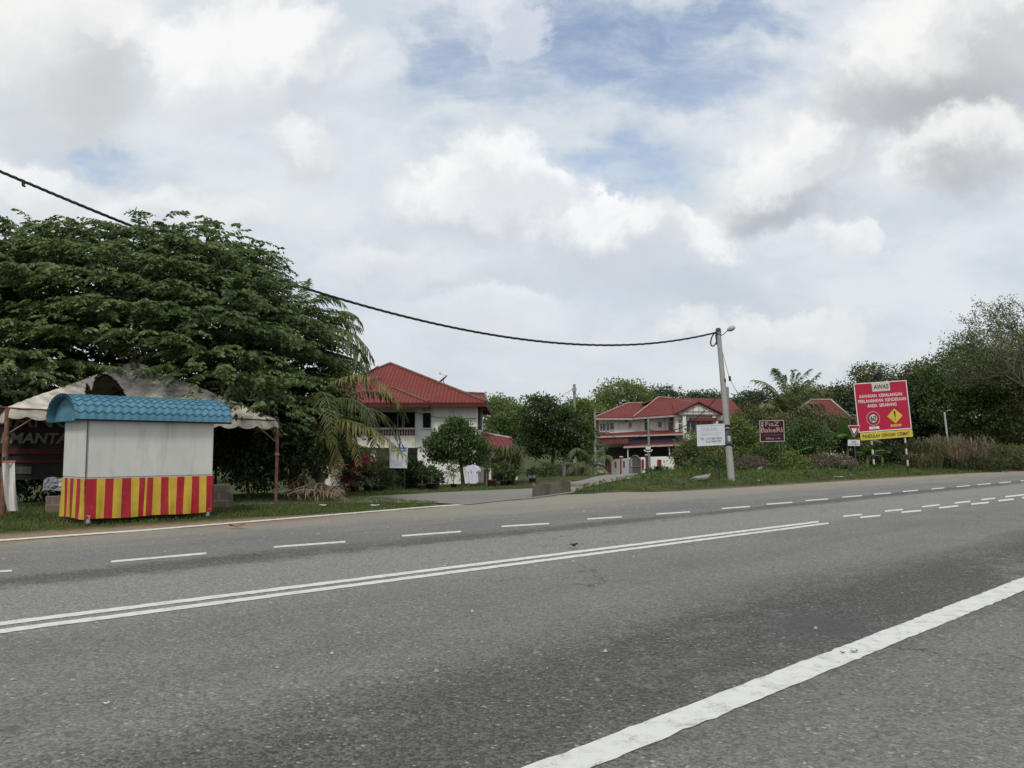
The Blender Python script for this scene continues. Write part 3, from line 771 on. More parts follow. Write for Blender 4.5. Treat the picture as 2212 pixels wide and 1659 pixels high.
k = t.mix(t.m('MULTIPLY', t.step(t.m('MULTIPLY_ADD', a3, .5, t.m('MULTIPLY', a1, .5)), .55, .66), .75), k, (.07, .06, .05, 1))
t.put(b.inputs['Base Color'], k); b.inputs['Roughness'].default_value = .8; b.inputs['Specular IOR Level'].default_value = .15
t.put(b.inputs['Normal'], t.bump(a2, .6, .08)); CANV = m
apex = (PLf+PRb)/2+ZZ*4.05; apex[2] = 3.92
def roof_panel(mb, A, B, hole=None, nu=40, nv=30, seed=0):
    r = np.random.default_rng(seed); gr = []
    for j in range(nv+1):
        v = j/nv; row = []
        for i in range(nu+1):
            u = i/nu; e = A+(B-A)*u; p = e+(apex-e)*v
            sag = -.30*math.sin(math.pi*u)*(1-v)**.8*math.sin(math.pi*min(1, .15+.85*v))-.05*math.sin(u*math.pi)*(1-v)
            p = p+ZZ*(sag+.02*math.sin(u*23+v*9)*(1-v)+r.normal()*.004); row.append(p)
        gr.append(row)
    w = nu+1; vs = [p for row in gr for p in row]; fs = []
    for j in range(nv):
        for i in range(nu):
            c = (gr[j][i]+gr[j+1][i+1])/2
            if hole and hole(c): continue
            fs.append((j*w+i, j*w+i+1, (j+1)*w+i+1, (j+1)*w+i))
    mb.add(vs, fs, 0, True)
eLf, eRf, eLb, eRb = PLf+ZZ*zL, PRf+ZZ*(zR-PRf[2]), PLb+ZZ*2.35, PRb+ZZ*2.3
hole_poly = [(196, 846), (205, 815), (214, 806), (232, 808), (252, 822), (268, 846), (276, 862), (196, 862)]
slit = [(183, 846), (186, 826), (194, 834), (200, 850), (200, 862), (183, 862)]
def torn(c):
    u, v = proj(c); return bool(inside(np.array([u]), np.array([v]), hole_poly)[0] or inside(np.array([u]), np.array([v]), slit)[0])
mb = MB(); roof_panel(mb, eLf, eRf, torn, 110, 80, 1)
roof_panel(mb, eRf, eRb, None, 30, 24, 2); roof_panel(mb, eRb, eLb, None, 30, 24, 3); roof_panel(mb, eLb, eLf, None, 30, 24, 4)
cn = mb.build('canopy', CANV, tent)
mb = MB()
for A, B, sd_ in ((eLf, eRf, 1), (eRf, eRb, 2), (eRb, eLb, 3), (eLb, eLf, 4)):
    n = 120; o = np.cross(nrm(B-A), ZZ); top = []; mid = []; bot = []
    for i in range(n+1):
        u = i/n; p = A+(B-A)*u-ZZ*.05*math.sin(math.pi*u)
        sc_ = abs(math.sin(u*math.pi*13+.6))**.7
        f_ = .02*math.sin(u*70+sd_)
        top.append(p+o*.01); mid.append(p-ZZ*.10+o*(.02+f_)); bot.append(p-ZZ*(.17+.09*sc_)+o*(.015+f_*1.6))
    mb.sheet([top, mid, bot], smooth=True)
mb.build('valance', M('valance_canvas', (.55, .50, .43), .85, .18, 3, .4, 18, dirt=(.26, .24, .21), damt=.7, dscale=2.2, stretch=(1, 1, 3)), cn)
for A, e in ((PLf, eLf), (PRf, eRf), (PLb, eLb), (PRb, eRb)):
    g = np.array((A[0], A[1], float(zt(A[0], A[1])))); near = A is PLf
    pm = MB().tube([g-ZZ*.1, e-ZZ*.02], .05 if near else .042, 10)
    if near: pm.tube([g-ZZ*.1+dv*.0, g+ZZ*1.75], .066, 10)
    po = pm.build('post', MATS['rust'], tent)
    for o_ in (eLf, eRf, eLb, eRb):
        d_ = o_-e; L_ = np.linalg.norm(d_)
        if .1 < L_ < 7:
            MB().tube([e-ZZ*.62, e-ZZ*.06+nrm(d_)*.72], .018, 6).build('brace', MATS['rust'], po)
    MB().tube([e-ZZ*.95, e-ZZ*.88], .062, 10).build('clamp', M('dull_zinc', (.28, .26, .25), .55, .2, 6, metal=.4), po)
mb = MB()
for A, B in ((eLf, eRf), (eRf, eRb), (eRb, eLb), (eLb, eLf)): mb.tube([A-ZZ*.03, B-ZZ*.03], .026, 6)
for A in (eLf, eRf, eLb, eRb): mb.tube([A-ZZ*.04, apex-ZZ*.09], .022, 6)
mb.build('roof_frame', MATS['rust'], tent)

# dark banner hung under the marquee, shade put into its cloth and lettering colours
O = P(70, 955, 20.6); O[2] = max(O[2], .2)
bn = Board(O+dv*1.0, dv, ZZ); e0 = O+dv*1.0
ban = empty('banner', (e0[0], e0[1], 0), 'dark hanging banner with dim grey lettering in the shade of the marquee', 'banner')
mb = MB(); n = 30; gr = []
for j in range(13):
    row = []
    for i in range(n+1):
        x = -2.1+4.2*i/n; z = -.95+1.8*j/12
        row.append(bn.p(x, z, .05*math.sin(x*4+j*.3)+.02*math.sin(x*9)))
    gr.append(row)
mb.sheet(gr, smooth=True)
mb.build('cloth', M('shaded_banner', (.028, .024, .022), .7, .3, 2), ban)
mb = MB(); bn.text(mb, 'MANC', -1.0, .38, .40, .085, width=1.75, bold=.012); bn.text(mb, 'EMANTAN', -.82, -.02, .25, .085, width=1.75, bold=.03, slant=.18)
mb.build('lettering', M('shaded_grey_ink', (.19, .18, .165), .7, .2, 4), ban)
mb = MB(); bn.quad(mb, -2.0, -.30, 2.0, -.17, .08); bn.quad(mb, -2.0, -.52, 2.0, -.46, .08)
mb.build('red_band', M('dim_red_ink', (.09, .018, .016), .7, .2, 4), ban)
mb = MB(); bn.quad(mb, -1.78, -.92, -1.62, -.62, .08); bn.quad(mb, -1.45, -.80, -1.0, -.62, .08)
mb.build('print', M('dim_print', (.10, .095, .09), .7, .3, 5), ban)
MB().tube([bn.p(-2.3, .87), bn.p(2.3, .87)], .02, 6).build('rail', MATS['rust'], ban)

# low block wall behind the stall
m, t, b = newmat('block_wall'); uvn = t.node('ShaderNodeTexCoord').outputs['UV']
br = t.node('ShaderNodeTexBrick'); t.put(br.inputs['Vector'], uvn)
for nm, q in (('Scale', 1.0), ('Mortar Size', .014), ('Brick Width', .40), ('Row Height', .20), ('Bias', 0.0)): br.inputs[nm].default_value = q
br.inputs['Color1'].default_value = (.16, .115, .085, 1); br.inputs['Color2'].default_value = (.22, .165, .125, 1); br.inputs['Mortar'].default_value = (.24, .22, .2, 1)
co = t.node('ShaderNodeTexCoord').outputs['Object']
k = t.mix(t.m('MULTIPLY', t.step(t.noise(co, 2.2, 6, .65), .42, .7), .6), br.outputs['Color'], (.06, .06, .045, 1)); t.put(b.inputs['Base Color'], k)
b.inputs['Roughness'].default_value = .95; t.put(b.inputs['Normal'], t.bump(br.outputs['Fac'], -.6, .02))
BLOCK = m
wa = np.array((-10.7, 18.6, 0)); wb = np.array((-6.95, 20.2, 0)); wv_ = nrm(wb-wa); wn_ = np.array((-wv_[1], wv_[0], 0))
wl = MB(); pos = 0; L_ = np.linalg.norm(wb-wa); r = np.random.default_rng(4)
wl.obox(wa-ZZ*.1, wb-wa, wn_*.14, ZZ*.50)
while pos < L_-.4:
    if r.random() < .6: wl.obox(wa+wv_*pos+ZZ*.405, wv_*.39, wn_*.14, ZZ*.19)
    pos += .40
w_o = wl.build('block_wall', BLOCK, org=wa, uv=True, bevel=.008)
tag(w_o, 'low unrendered block wall with a broken top course behind the food stall', 'wall')
# grey plastic sheet thrown over the wall
p0 = P(116, 1044, 18.7); mb = MB(); gr = []; r = np.random.default_rng(9)
for j in range(9):
    gr.append([p0+wv_*((i/8-.5)*.42)+ZZ*((j/8-.5)*.30-.07*abs(i/8-.4))+wn_*(r.normal()*.018+.10*(j/8)-.06) for i in range(9)])
mb.sheet(gr, smooth=False)
tag(mb.build('plastic_sheet', M('grey_plastic', (.20, .20, .23), .35, .1, 5), org=p0), 'crumpled grey plastic sheet draped over the block wall left of the stall', 'plastic sheet')
# white cloth on a leaning stick
b0 = T(28, 1112); t0 = P(8, 985, 17.3)
st_ = empty('leaning_stick', b0, 'brown wooden stick leaning against the left marquee post', 'stick')
MB().tube([b0-ZZ*.05, (b0+t0)/2+Ld*.01, t0], [.028, .03, .026], 8).build('pole', M('brown_wood', (.20, .105, .065), .8, .25, 6, .3, 40), st_)
mb = MB(); gr = []
for j in range(13):
    f_ = j/12; uL = 5+8*f_**1.6+14*max(0, f_-.75); uR = 32+8*f_**2; vv = 1000+104*f_
    gr.append([P(uL+(uR-uL)*i/6, vv, 17.15-.08*math.sin(i*1.3+f_*3)) for i in range(7)])
mb.sheet(gr, smooth=True)
cl_ = mb.build('cloth', M('white_cloth', (.62, .60, .57), .8, .08, 3, .2, 8), org=P(20, 1050, 17.2))
tag(cl_, 'white cloth strip hanging beside the leaning stick at the far left', 'cloth'); cl_.name = 'cloth_strip'
MB().obox(P(6, 1000, 17.1), P(32, 999, 17.1)-P(6, 1000, 17.1), (0, .04, 0), ZZ*.045).build('batten', M('orange_wood', (.32, .15, .10), .8, .2, 6), cl_)

# ================================================================== the big spreading tree
LEAF_BIG = ML('broad_leaf_dark', (.036, .068, .022), (.14, .19, .064), .16, .5, .3)
tb = gp(330, 25.5); bt = empty('spreading_tree', tb, 'huge dark spreading tree with tiered leafy sprays overhanging the marquee', 'tree')
LB = [lobe(*q) for q in [(330, 662, 25, 250, 146, 4.2), (120, 650, 24.5, 170, 120, 4), (-120, 690, 24, 200, 150, 4), (455, 655, 26, 125, 122, 3.6), (535, 745, 25, 150, 120, 3.6), (330, 735, 22.6, 260, 62, 2.2), (420, 792, 22, 60, 22, 1.0), (290, 776, 21.8, 150, 12, 1.0), (60, 800, 23, 200, 110, 3.2), (615, 850, 26, 95, 120, 3), (500, 900, 25, 190, 110, 2.4), (620, 960, 27, 110, 90, 2.2), (490, 842, 21.0, 66, 26, .7), (560, 872, 21.2, 62, 30, .8), (30, 832, 18.8, 60, 18, .6), (40, 512, 25, 50, 13, .8), (150, 512, 25, 60, 13, .8), (350, 503, 25, 50, 12, .8), (490, 522, 26, 46, 13, .8), (550, 560, 26, 36, 18, .8), (330, 950, 29, 420, 110, 1.5), (-100, 900, 26, 200, 160, 2.5)]]
def sprays(lobes, n, rng, lo, k, Lst=(.7, 1.5), nl=20, up_only=False):
    lobes = np.array(lobes); w = lobes[:, 3]*lobes[:, 5]; w = w/w.sum(); i = rng.choice(len(lobes), n, p=w)
    d = nrm(rng.normal(size=(n, 3))); d[:, 2] = np.where(d[:, 2] < -.35, -d[:, 2], d[:, 2])
    rr = lo+(1.0-lo)*rng.random(n)**.55
    c = lobes[i, :3]+d*rr[:, None]*lobes[i, 3:]
    tier = .80; c[:, 2] = np.round(c[:, 2]/tier+(c[:, 0]*.11+c[:, 1]*.17))*tier-(c[:, 0]*.11+c[:, 1]*.17)*tier+rng.normal(size=n)*.06
    az = np.arctan2(d[:, 1], d[:, 0])+rng.normal(size=n)*.6; o = np.stack([np.cos(az), np.sin(az), np.zeros(n)], 1); s = np.stack([-o[:, 1], o[:, 0], np.zeros(n)], 1)
    ln = rng.uniform(*Lst, n); rise = .14+.16*rng.random(n)+.25*np.clip(d[:, 2], 0, 1); drop = .30+.28*rng.random(n)
    tt = np.linspace(.12, 1, nl); 
    pos = c[:, None]+o[:, None]*(ln[:, None]*tt)[..., None]; pos[..., 2] += ln[:, None]*(rise[:, None]*tt-drop[:, None]*tt**2)
    sg = np.where(np.arange(nl) % 2 == 0, 1, -1)
    dr = s[:, None]*sg[None, :, None]*.75+o[:, None]*.55+rng.normal(size=(n, nl, 3))*.22; dr[..., 2] -= .5
    L = (.19+.12*rng.random((n, nl)))*(1.05-.35*tt)
    return leafmesh(pos.reshape(-1, 3), dr.reshape(-1, 3), L.ravel()*k, L.ravel()*.42*k, rng, .3), c, o, ln, rise, drop
rng = np.random.default_rng(21)
(V1, Q1), c_, o_, ln_, ri_, dr_ = sprays(LB, 6400, rng, .76, .82, nl=26)
fast('crown', V1, Q1, LEAF_BIG, bt)
foliage('inner_foliage', [(a, b, c, d*.74, e*.74, f*.74) for a, b, c, d, e, f in LB], ML('inner_shade_leaf', (.018, .030, .012), (.05, .072, .026), .12, .6, .4), bt, 1500, 16, (.22, .11), .34, 23, .3, .3)  # filler leaves, the crown's inner shade put into their darker colour
# twigs: one thin stem per outer spray
tw = rng.choice(len(c_), 900, replace=False); Vt = []
for i in tw:
    a = c_[i]; m_ = a+o_[i]*ln_[i]*.5+ZZ*ln_[i]*(ri_[i]*.5-dr_[i]*.25); e_ = a+o_[i]*ln_[i]+ZZ*ln_[i]*(ri_[i]-dr_[i])
    for p_, q_ in ((a-o_[i]*.25, a), (a, m_), (m_, e_)):
        s_ = np.cross(o_[i], ZZ)*.006
        Vt += [p_-s_+ZZ*.006, p_+s_+ZZ*.006, q_+s_, q_-s_]
fast('twigs', np.array(Vt), np.arange(len(Vt)).reshape(-1, 4), MATS['bark'], bt)
limb = [np.array(l[:3]) for l in LB[:9]]
trunk_mb(tb, tb+ZZ*3.2+np.array((.3, -.4, 0)), .34, .24, rng, limb).build('trunk', MATS['bark'], bt)

# dark undergrowth under the crown, beside the tent
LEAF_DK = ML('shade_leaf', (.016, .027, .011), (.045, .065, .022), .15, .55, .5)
LEAF_MID = ML('mid_leaf', (.036, .068, .018), (.105, .155, .042), .22, .5, .5)
LEAF_LITE = ML('light_leaf', (.07, .11, .026), (.18, .225, .06), .28, .5, .4)
LEAF_OLIVE = ML('olive_leaf', (.055, .070, .024), (.135, .15, .058), .2, .6, .3)
LEAF_FAR = ML('far_leaf', (.045, .066, .036), (.105, .14, .072), .2, .7, .15)
LEAF_BROWN = ML('withered_leaf', (.08, .06, .045), (.19, .15, .115), .1, .8, .6)
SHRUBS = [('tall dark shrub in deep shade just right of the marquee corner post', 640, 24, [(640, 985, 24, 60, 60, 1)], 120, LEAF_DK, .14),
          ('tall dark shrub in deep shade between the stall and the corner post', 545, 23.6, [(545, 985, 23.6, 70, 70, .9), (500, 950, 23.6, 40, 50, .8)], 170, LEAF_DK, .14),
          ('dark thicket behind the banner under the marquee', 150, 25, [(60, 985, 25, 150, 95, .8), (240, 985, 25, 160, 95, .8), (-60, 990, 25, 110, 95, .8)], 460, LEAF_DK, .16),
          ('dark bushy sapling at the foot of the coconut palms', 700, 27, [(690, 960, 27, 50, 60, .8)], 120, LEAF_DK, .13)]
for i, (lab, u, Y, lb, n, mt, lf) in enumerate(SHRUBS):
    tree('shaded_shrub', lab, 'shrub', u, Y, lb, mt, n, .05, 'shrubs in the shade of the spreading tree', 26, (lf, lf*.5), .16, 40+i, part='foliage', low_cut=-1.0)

# ================================================================== coconut palms at its right edge
FR_G = ML('palm_green', (.035, .055, .018), (.10, .12, .035), .2, .5, .6)
FR_Y = ML('palm_yellow', (.10, .10, .03), (.22, .19, .06), .2, .55, .6)
FR_B = ML('palm_brown', (.12, .085, .05), (.24, .18, .11), .1, .7, .6)
FR_U = ML('palm_upright', (.06, .085, .03), (.15, .175, .065), .2, .5, .6)
RACH = M('palm_rib', (.17, .16, .07), .6, .25, 5)
def palm(name, label, u, Y, crown_uv, arcs, trunk, extra=0, seed=0, group=None, leaflet=.55, mats=(None,), Lf=2.6):
    b = gp(u, Y); c = P(*crown_uv, Y); e = empty(name, b, label, 'palm', group); r = np.random.default_rng(seed)
    mb = MB(); mb.tube([b-ZZ*.1, b*.75+c*.25+ZZ*0, b*.4+c*.6, c], [trunk*1.4, trunk, trunk*.85, trunk*.8], 10)
    mb.build('trunk', M('palm_bark', (.17, .145, .115), .9, .25, 4, .7, 14), e)
    for i, (pts, mt, ln) in enumerate(arcs):
        frond_obj([c]+[P(a_, b_, y_) for a_, b_, y_ in pts], ln, [RACH, mt], e, seed=seed+i, npair=40, hang=.75)
    for i in range(extra):
        az = 2*math.pi*(i+.3*r.random())/extra; el = r.uniform(.1, 1.0); L_ = Lf*(.8+.4*r.random())
        o = np.array((math.cos(az), math.sin(az), 0))
        frond_obj([c, c+o*L_*.35*math.cos(el)+ZZ*L_*.38*math.sin(el), c+o*L_*.72+ZZ*L_*(.5*math.sin(el)-.12), c+o*L_*.98+ZZ*L_*(.4*math.sin(el)-.5)], leaflet, [RACH, mats[i % len(mats)]], e, seed=seed+50+i, npair=34, hang=.6)
    return e
palm('coconut_palm', 'low coconut palm with yellowing fronds arching over the fence right of the big tree', 700, 25, (668, 900),
     [([(715, 830, 24.6), (790, 812, 24), (862, 872, 23.6)], FR_Y, .60), ([(720, 862, 24.4), (790, 880, 24), (806, 985, 23.7)], FR_G, .62),
      ([(730, 905, 24), (800, 925, 23.6), (880, 990, 23.2)], FR_Y, .62), ([(715, 925, 24.2), (750, 925, 24), (775, 1000, 23.8)], FR_Y, .5),
      ([(700, 930, 24), (725, 960, 23.8), (722, 1040, 23.6)], FR_Y, .45), ([(740, 880, 25), (820, 890, 25.4), (868, 960, 25.6)], FR_G, .6),
      ([(690, 940, 24), (700, 985, 23.9), (690, 1050, 23.8)], FR_G, .45), ([(760, 850, 26), (830, 850, 26.6), (880, 905, 27)], FR_G, .55)], .13, 5, 3, 'coconut palms beside the big tree', mats=(FR_G, FR_Y))
palm('coconut_palm', 'taller coconut palm whose green fronds rise out of the right side of the big tree', 640, 28, (640, 790),
     [([(672, 735, 27.6), (735, 710, 27.2), (802, 768, 27)], FR_U, 1.0), ([(655, 690, 28), (690, 640, 28), (742, 655, 28)], FR_U, .85),
      ([(690, 770, 27.5), (750, 770, 27), (790, 830, 26.8)], FR_U, .85), ([(640, 700, 28), (650, 640, 28.2), (665, 604, 28.4)], FR_U, .7),
      ([(690, 720, 28.6), (720, 690, 29), (775, 705, 29.2)], FR_U, .95), ([(690, 745, 27.4), (750, 735, 27), (790, 800, 26.8)], FR_U, 1.0), ([(680, 720, 28), (725, 675, 27.6), (775, 690, 27.3)], FR_U, .95), ([(685, 760, 27.2), (730, 770, 26.8), (765, 850, 26.6)], FR_U, .95)], .14, 6, 9, 'coconut palms beside the big tree', mats=(FR_G,))
# dead fronds heaped under the palms
r = np.random.default_rng(31)
HEAP = [((612, 1062), (660, 1050), (700, 1046), (745, 1076), 22.4, 'long dead frond with its grey stalk curving down to the right of the heap'),
        ((620, 1070), (655, 1058), (690, 1060), (730, 1068), 22.2, 'dead brown frond lying flat at the front of the heap'),
        ((608, 1066), (622, 1060), (640, 1040), (668, 1020), 22.6, 'dead frond with its stalk sticking up out of the heap'),
        ((640, 1062), (670, 1048), (712, 1050), (738, 1060), 23.0, 'dead brown frond at the back of the heap')]
for i, (a, b_, c, d, Y, lab) in enumerate(HEAP):
    o_ = T(a[0], 1078) if False else P(*a, Y)
    f_ = frond_obj([P(*a, Y), P(*b_, Y+.1), P(*c, Y), P(*d, Y-.3)], .42, [M('dead_rib', (.24, .20, .155), .8, .25, 5), FR_B], None, P(*a, Y), seed=70+i, npair=30, hang=.7, name='dead_palm_frond', r=.03, mess=.45)
    tag(f_, lab, 'palm frond', 'dead fronds heaped under the palms')
# ================================================================== houses
def tile_mat(name, c1, c2, tw=.30, th=.33):
    m, t, b = newmat(name); uvn = t.node('ShaderNodeTexCoord').outputs['UV']; co = t.node('ShaderNodeTexCoord').outputs['Object']
    br = t.node('ShaderNodeTexBrick'); br.offset = 0.0; t.put(br.inputs['Vector'], uvn)
    for nm, q in (('Scale', 1.0), ('Mortar Size', .042), ('Brick Width', tw), ('Row Height', th), ('Mortar Smooth', .3)): br.inputs[nm].default_value = q
    br.inputs['Color1'].default_value = c3(c1); br.inputs['Color2'].default_value = c3(c2); br.inputs['Mortar'].default_value = sc(c1, .48)
    n = t.noise(co, .5, 6, .65); n2 = t.noise(co, 3, 6, .65)
    k = t.mix(t.m('MULTIPLY', t.step(t.m('MULTIPLY_ADD', n, .6, t.m('MULTIPLY', n2, .4)), .45, .65), .55), br.outputs['Color'], sc(c1, .5))
    t.put(b.inputs['Base Color'], k); b.inputs['Roughness'].default_value = .75; b.inputs['Specular IOR Level'].default_value = .25
    t.put(b.inputs['Normal'], t.bump(t.m('SUBTRACT', t.xyz(uvn)[1], t.m('MULTIPLY', br.outputs['Fac'], .08)), .5, .05)); return m
TILE = tile_mat('red_roof_tile', (.225, .044, .035), (.18, .035, .029), .22, .30)
TILE2 = tile_mat('red_roof_tile_old', (.195, .040, .035), (.155, .033, .030), .32, .4)
M('fascia_red', (.085, .018, .017), .7, .15, 3)
M('wall_white', (.74, .735, .705), .85, .05, 1.2, .15, 30, dirt=(.42, .38, .31), damt=.55, dscale=.9, stretch=(1.4, 1.4, .35))
M('wall_stained', (.68, .64, .55), .85, .06, 1.2, dirt=(.34, .22, .14), damt=.75, dscale=2.2, stretch=(2.4, 2.4, .25))
M('wall_cream', (.70, .66, .61), .85, .05, 1.2, dirt=(.38, .32, .27), damt=.5, dscale=1.2, stretch=(1.4, 1.4, .4))
M('dim_room', (.05, .047, .045), .9, .2, 2)
M('maroon', (.16, .02, .035), .6, .15, 4)
M('white_trim', (.62, .62, .60), .6, .05, 3, dirt=(.40, .38, .34), damt=.4, dscale=2)
M('aluminium', (.50, .50, .50), .4, .08, 6, metal=.5)

def rectY(mb, u0, v0, u1, v1, Y, depth, m=0):   # upright box whose front face fills that view rectangle at distance Y
    a = P(u0, v1, Y); c = P(u1, v0, Y); x0, x1 = P((u0), (v0+v1)/2, Y)[0], P(u1, (v0+v1)/2, Y)[0]
    return mb.obox((x0, Y, a[2]), (x1-x0, 0, 0), (0, depth, 0), (0, 0, c[2]-a[2]), m)
def roof_face(mb, pts, thick=.07): return mb.slab(pts, np.array((0, 0, -thick)))

Y1 = 46.0
h1 = empty('white_house', gp(960, Y1), 'white two storey house with red tiled hip roof behind the round tree', 'house')
mb = MB(); rectY(mb, 902, 868, 1030, 1060, Y1, 9.5); rectY(mb, 700, 868, 902, 924, Y1+1.7, 7.5) if False else None
wl = mb.build('wall', MATS['wall_white'], h1, bevel=.015)
mb = MB(); rectY(mb, 690, 860, 902, 1060, Y1+2.2, 7.0); mb.build('rear_wall', MATS['wall_cream'], h1)
mb = MB(); rectY(mb, 690, 868, 902, 880, Y1-.02, .25); rectY(mb, 690, 880.2, 900, 884, Y1+.05, .12); rectY(mb, 690, 886, 900, 889, Y1+.05, .12)
mb.build('beam', MATS['wall_cream'], h1)
mb = MB(); rectY(mb, 896.5, 880, 902.5, 967, Y1-.12, .3); mb.build('column', MATS['white_trim'], h1, bevel=.01)
mb = MB(); rectY(mb, 690, 941, 897, 967.5, Y1-.25, 2.3); mb.build('balcony', MATS['wall_stained'], h1, bevel=.01)
mb = MB(); rectY(mb, 690, 925, 896, 927.2, Y1-.2, .12); mb.build('balcony_rail', MATS['white_trim'], h1)
mb = MB(); rectY(mb, 690, 927.5, 896, 940.8, Y1-.06, .04); mb.build('balustrade', MATS['maroon'], h1)
for i in range(34):
    u = 700+5.8*i; c = P(u, 934, Y1-.12); mb = MB(); hh = 13.2*Y1/F
    mb.lathe((c[0], Y1-.12, P(u, 940.8, Y1)[2]), [(.035, 0), (.045, hh*.2), (.05, hh*.35), (.03, hh*.6), (.028, hh*.85), (.04, hh)], 7)
    mb.build('baluster', M('baluster_paint', (.40, .30, .29), .7, .1, 5), h1)
mb = MB(); rectY(mb, 740, 890, 896, 924, Y1+2.17, .06); g_ = mb.build('sliding_door', MATS['dark_glass'], h1)
mb = MB()
rectY(mb, 740, 889.5, 896, 891, Y1+2.09, .06); rectY(mb, 740, 923, 896, 924.5, Y1+2.09, .06)
for u in (742, 800, 858, 868, 872): rectY(mb, u, 890, u+2.3, 924, Y1+2.10, .05)
mb.build('frame', MATS['aluminium'], g_)
mb = MB(); rectY(mb, 740, 986, 790, 1040, Y1+2.16, .05); rectY(mb, 822, 992, 896, 1060, Y1+2.14, .05); g_ = mb.build('ground_opening', MATS['dark_glass'], h1)
mb = MB()
for v in (986, 1003, 1020, 1040): rectY(mb, 740, v, 790, v+1.4, Y1+2.08, .06)
for u in (740, 764, 789): rectY(mb, u, 986, u+1.6, 1041, Y1+2.09, .06)
mb.build('frame', MATS['white_trim'], g_)
mb = MB(); rectY(mb, 800, 967.6, 812, 1060, Y1+.1, .35); mb.build('porch_column', MATS['white_trim'], h1)
mb = MB(); rectY(mb, 883, 979, 899, 983, Y1+1.9, .1); rectY(mb, 883, 986, 899, 990, Y1+1.9, .1); mb.build('porch_louvre', M('pale_grey', (.30, .30, .29), .8, .1, 3), h1)
# window, sill, vents of the main wall
mb = MB(); rectY(mb, 914.5, 893, 929.5, 924, Y1-.02, .06); wn = mb.build('window', MATS['dark_glass'], h1)
mb = MB(); rectY(mb, 913.6, 891.8, 930.4, 893, Y1-.05, .05); rectY(mb, 913.6, 924, 930.4, 924.8, Y1-.05, .05); rectY(mb, 913.6, 893, 914.6, 924, Y1-.05, .05); rectY(mb, 929.4, 893, 930.4, 924, Y1-.05, .05)
mb.build('frame', MATS['black_metal'], wn)
mb = MB(); rectY(mb, 911, 924.2, 934, 927, Y1-.12, .12); mb.build('sill', MATS['white_trim'], wn)
mb = MB()
for v in (881, 885.6): rectY(mb, 913, v, 921, v+2, Y1-.015, .02); rectY(mb, 923, v, 931, v+2, Y1-.015, .02)
mb.build('vent', MATS['dim_room'], h1)
mb = MB(); rectY(mb, 902.6, 877.5, 1029.8, 879, Y1-.02, .02); mb.build('band', M('band_grey', (.40, .40, .385), .8, .08, 4), h1)
mb = MB().tube([P(897, 890, Y1-.16), P(915, 896, Y1-.06), P(950, 902, Y1-.06), P(1000, 904, Y1-.06), P(1029, 904, Y1-.06)], .012, 5); mb.build('wall_cable', MATS['black_metal'], h1)
mb = MB(); rectY(mb, 1030.2, 880, 1037, 928, Y1+1.3, 3.0); mb.build('side_bay', MATS['dim_room'], h1)
mb = MB(); rectY(mb, 1030.2, 928.4, 1038, 940, Y1+1.2, 3.2); mb.build('side_ledge', MATS['wall_cream'], h1)
# roofs
Ye = Y1-.8; Yr = Y1+5.2
eL, eR = P(640, 868.5, Ye), P(1051, 868.5, Ye); ap = P(843, 785.5, Yr); apB = ap+np.array((0, 5.5, 0)); eRb = eR+np.array((0, 15.5, 0)); eLb = eL+np.array((0, 15.5, 0))
eL[2] = eR[2]; eLb[2] = eRb[2] = eR[2]
mb = MB(); roof_face(mb, [eL, eR, ap]); roof_face(mb, [eR, eRb, apB, ap]); roof_face(mb, [eLb, eL, ap, apB]); roof_face(mb, [eRb, eLb, apB])
# low gable over the side bay, hip roof over the balcony
g0, g1 = P(1004, 849.5, Y1+3.2), P(1046, 851.5, Y1+3.2); g2, g3 = P(1051.5, 868.2, Y1+.2), P(1004, 868.2, Y1+.2)
roof_face(mb, [g3, g2, g1, g0]); roof_face(mb, [g2, g2+np.array((0, 6, 0)), g1]); roof_face(mb, [g0, g1, g2+np.array((0, 6, 0)), g3+np.array((0, 6, 0))])
bl, br_, ba = P(700, 869, Ye-1.0), P(925, 869, Ye-1.0), P(846, 837, Ye+2.0); bl[2] = br_[2]
bc = ba-np.array((2.2, 0, 0))
roof_face(mb, [bl, br_, ba, bc]); roof_face(mb, [br_, br_+np.array((0, 2.4, 0)), ba+np.array((0, .6, 0)), ba]); roof_face(mb, [bl+np.array((0, 3., 0)), bl, bc])
rf = mb.build('roof', TILE, h1, uv=True)
mb = MB()
for a, c in ((ap, eR), (ap, eL), (ba, br_), (g0, g1), (g1, g2), (apB, ap)):
    mb.tube([a+ZZ*.03, c+ZZ*.03], .085, 6)
mb.build('ridge_tiles', M('ridge_dark', (.15, .075, .06), .85, .25, 3), rf)
mb = MB()
mb.obox(eL+np.array((0, .02, -.26)), eR-eL, (0, .05, 0), ZZ*.19); mb.obox(eR+np.array((-.05, .08, -.26)), (.05, 0, 0), (0, 12, 0), ZZ*.19)
mb.obox(bl+np.array((0, .03, -.25)), br_-bl, (0, .05, 0), ZZ*.18); mb.obox(br_+np.array((-.05, .09, -.25)), (.05, 0, 0), (0, 1., 0), ZZ*.18)
mb.build('fascia', MATS['fascia_red'], rf)
mb = MB(); mb.slab([eL+np.array((.1, .1, -.2)), eR+np.array((-.1, .1, -.2)), eR+np.array((-.1, 1.2, -.2)), eL+np.array((.1, 1.2, -.2))], ZZ*.02); mb.build('soffit', M('soffit_brown', (.22, .17, .14), .8, .1, 3), rf)
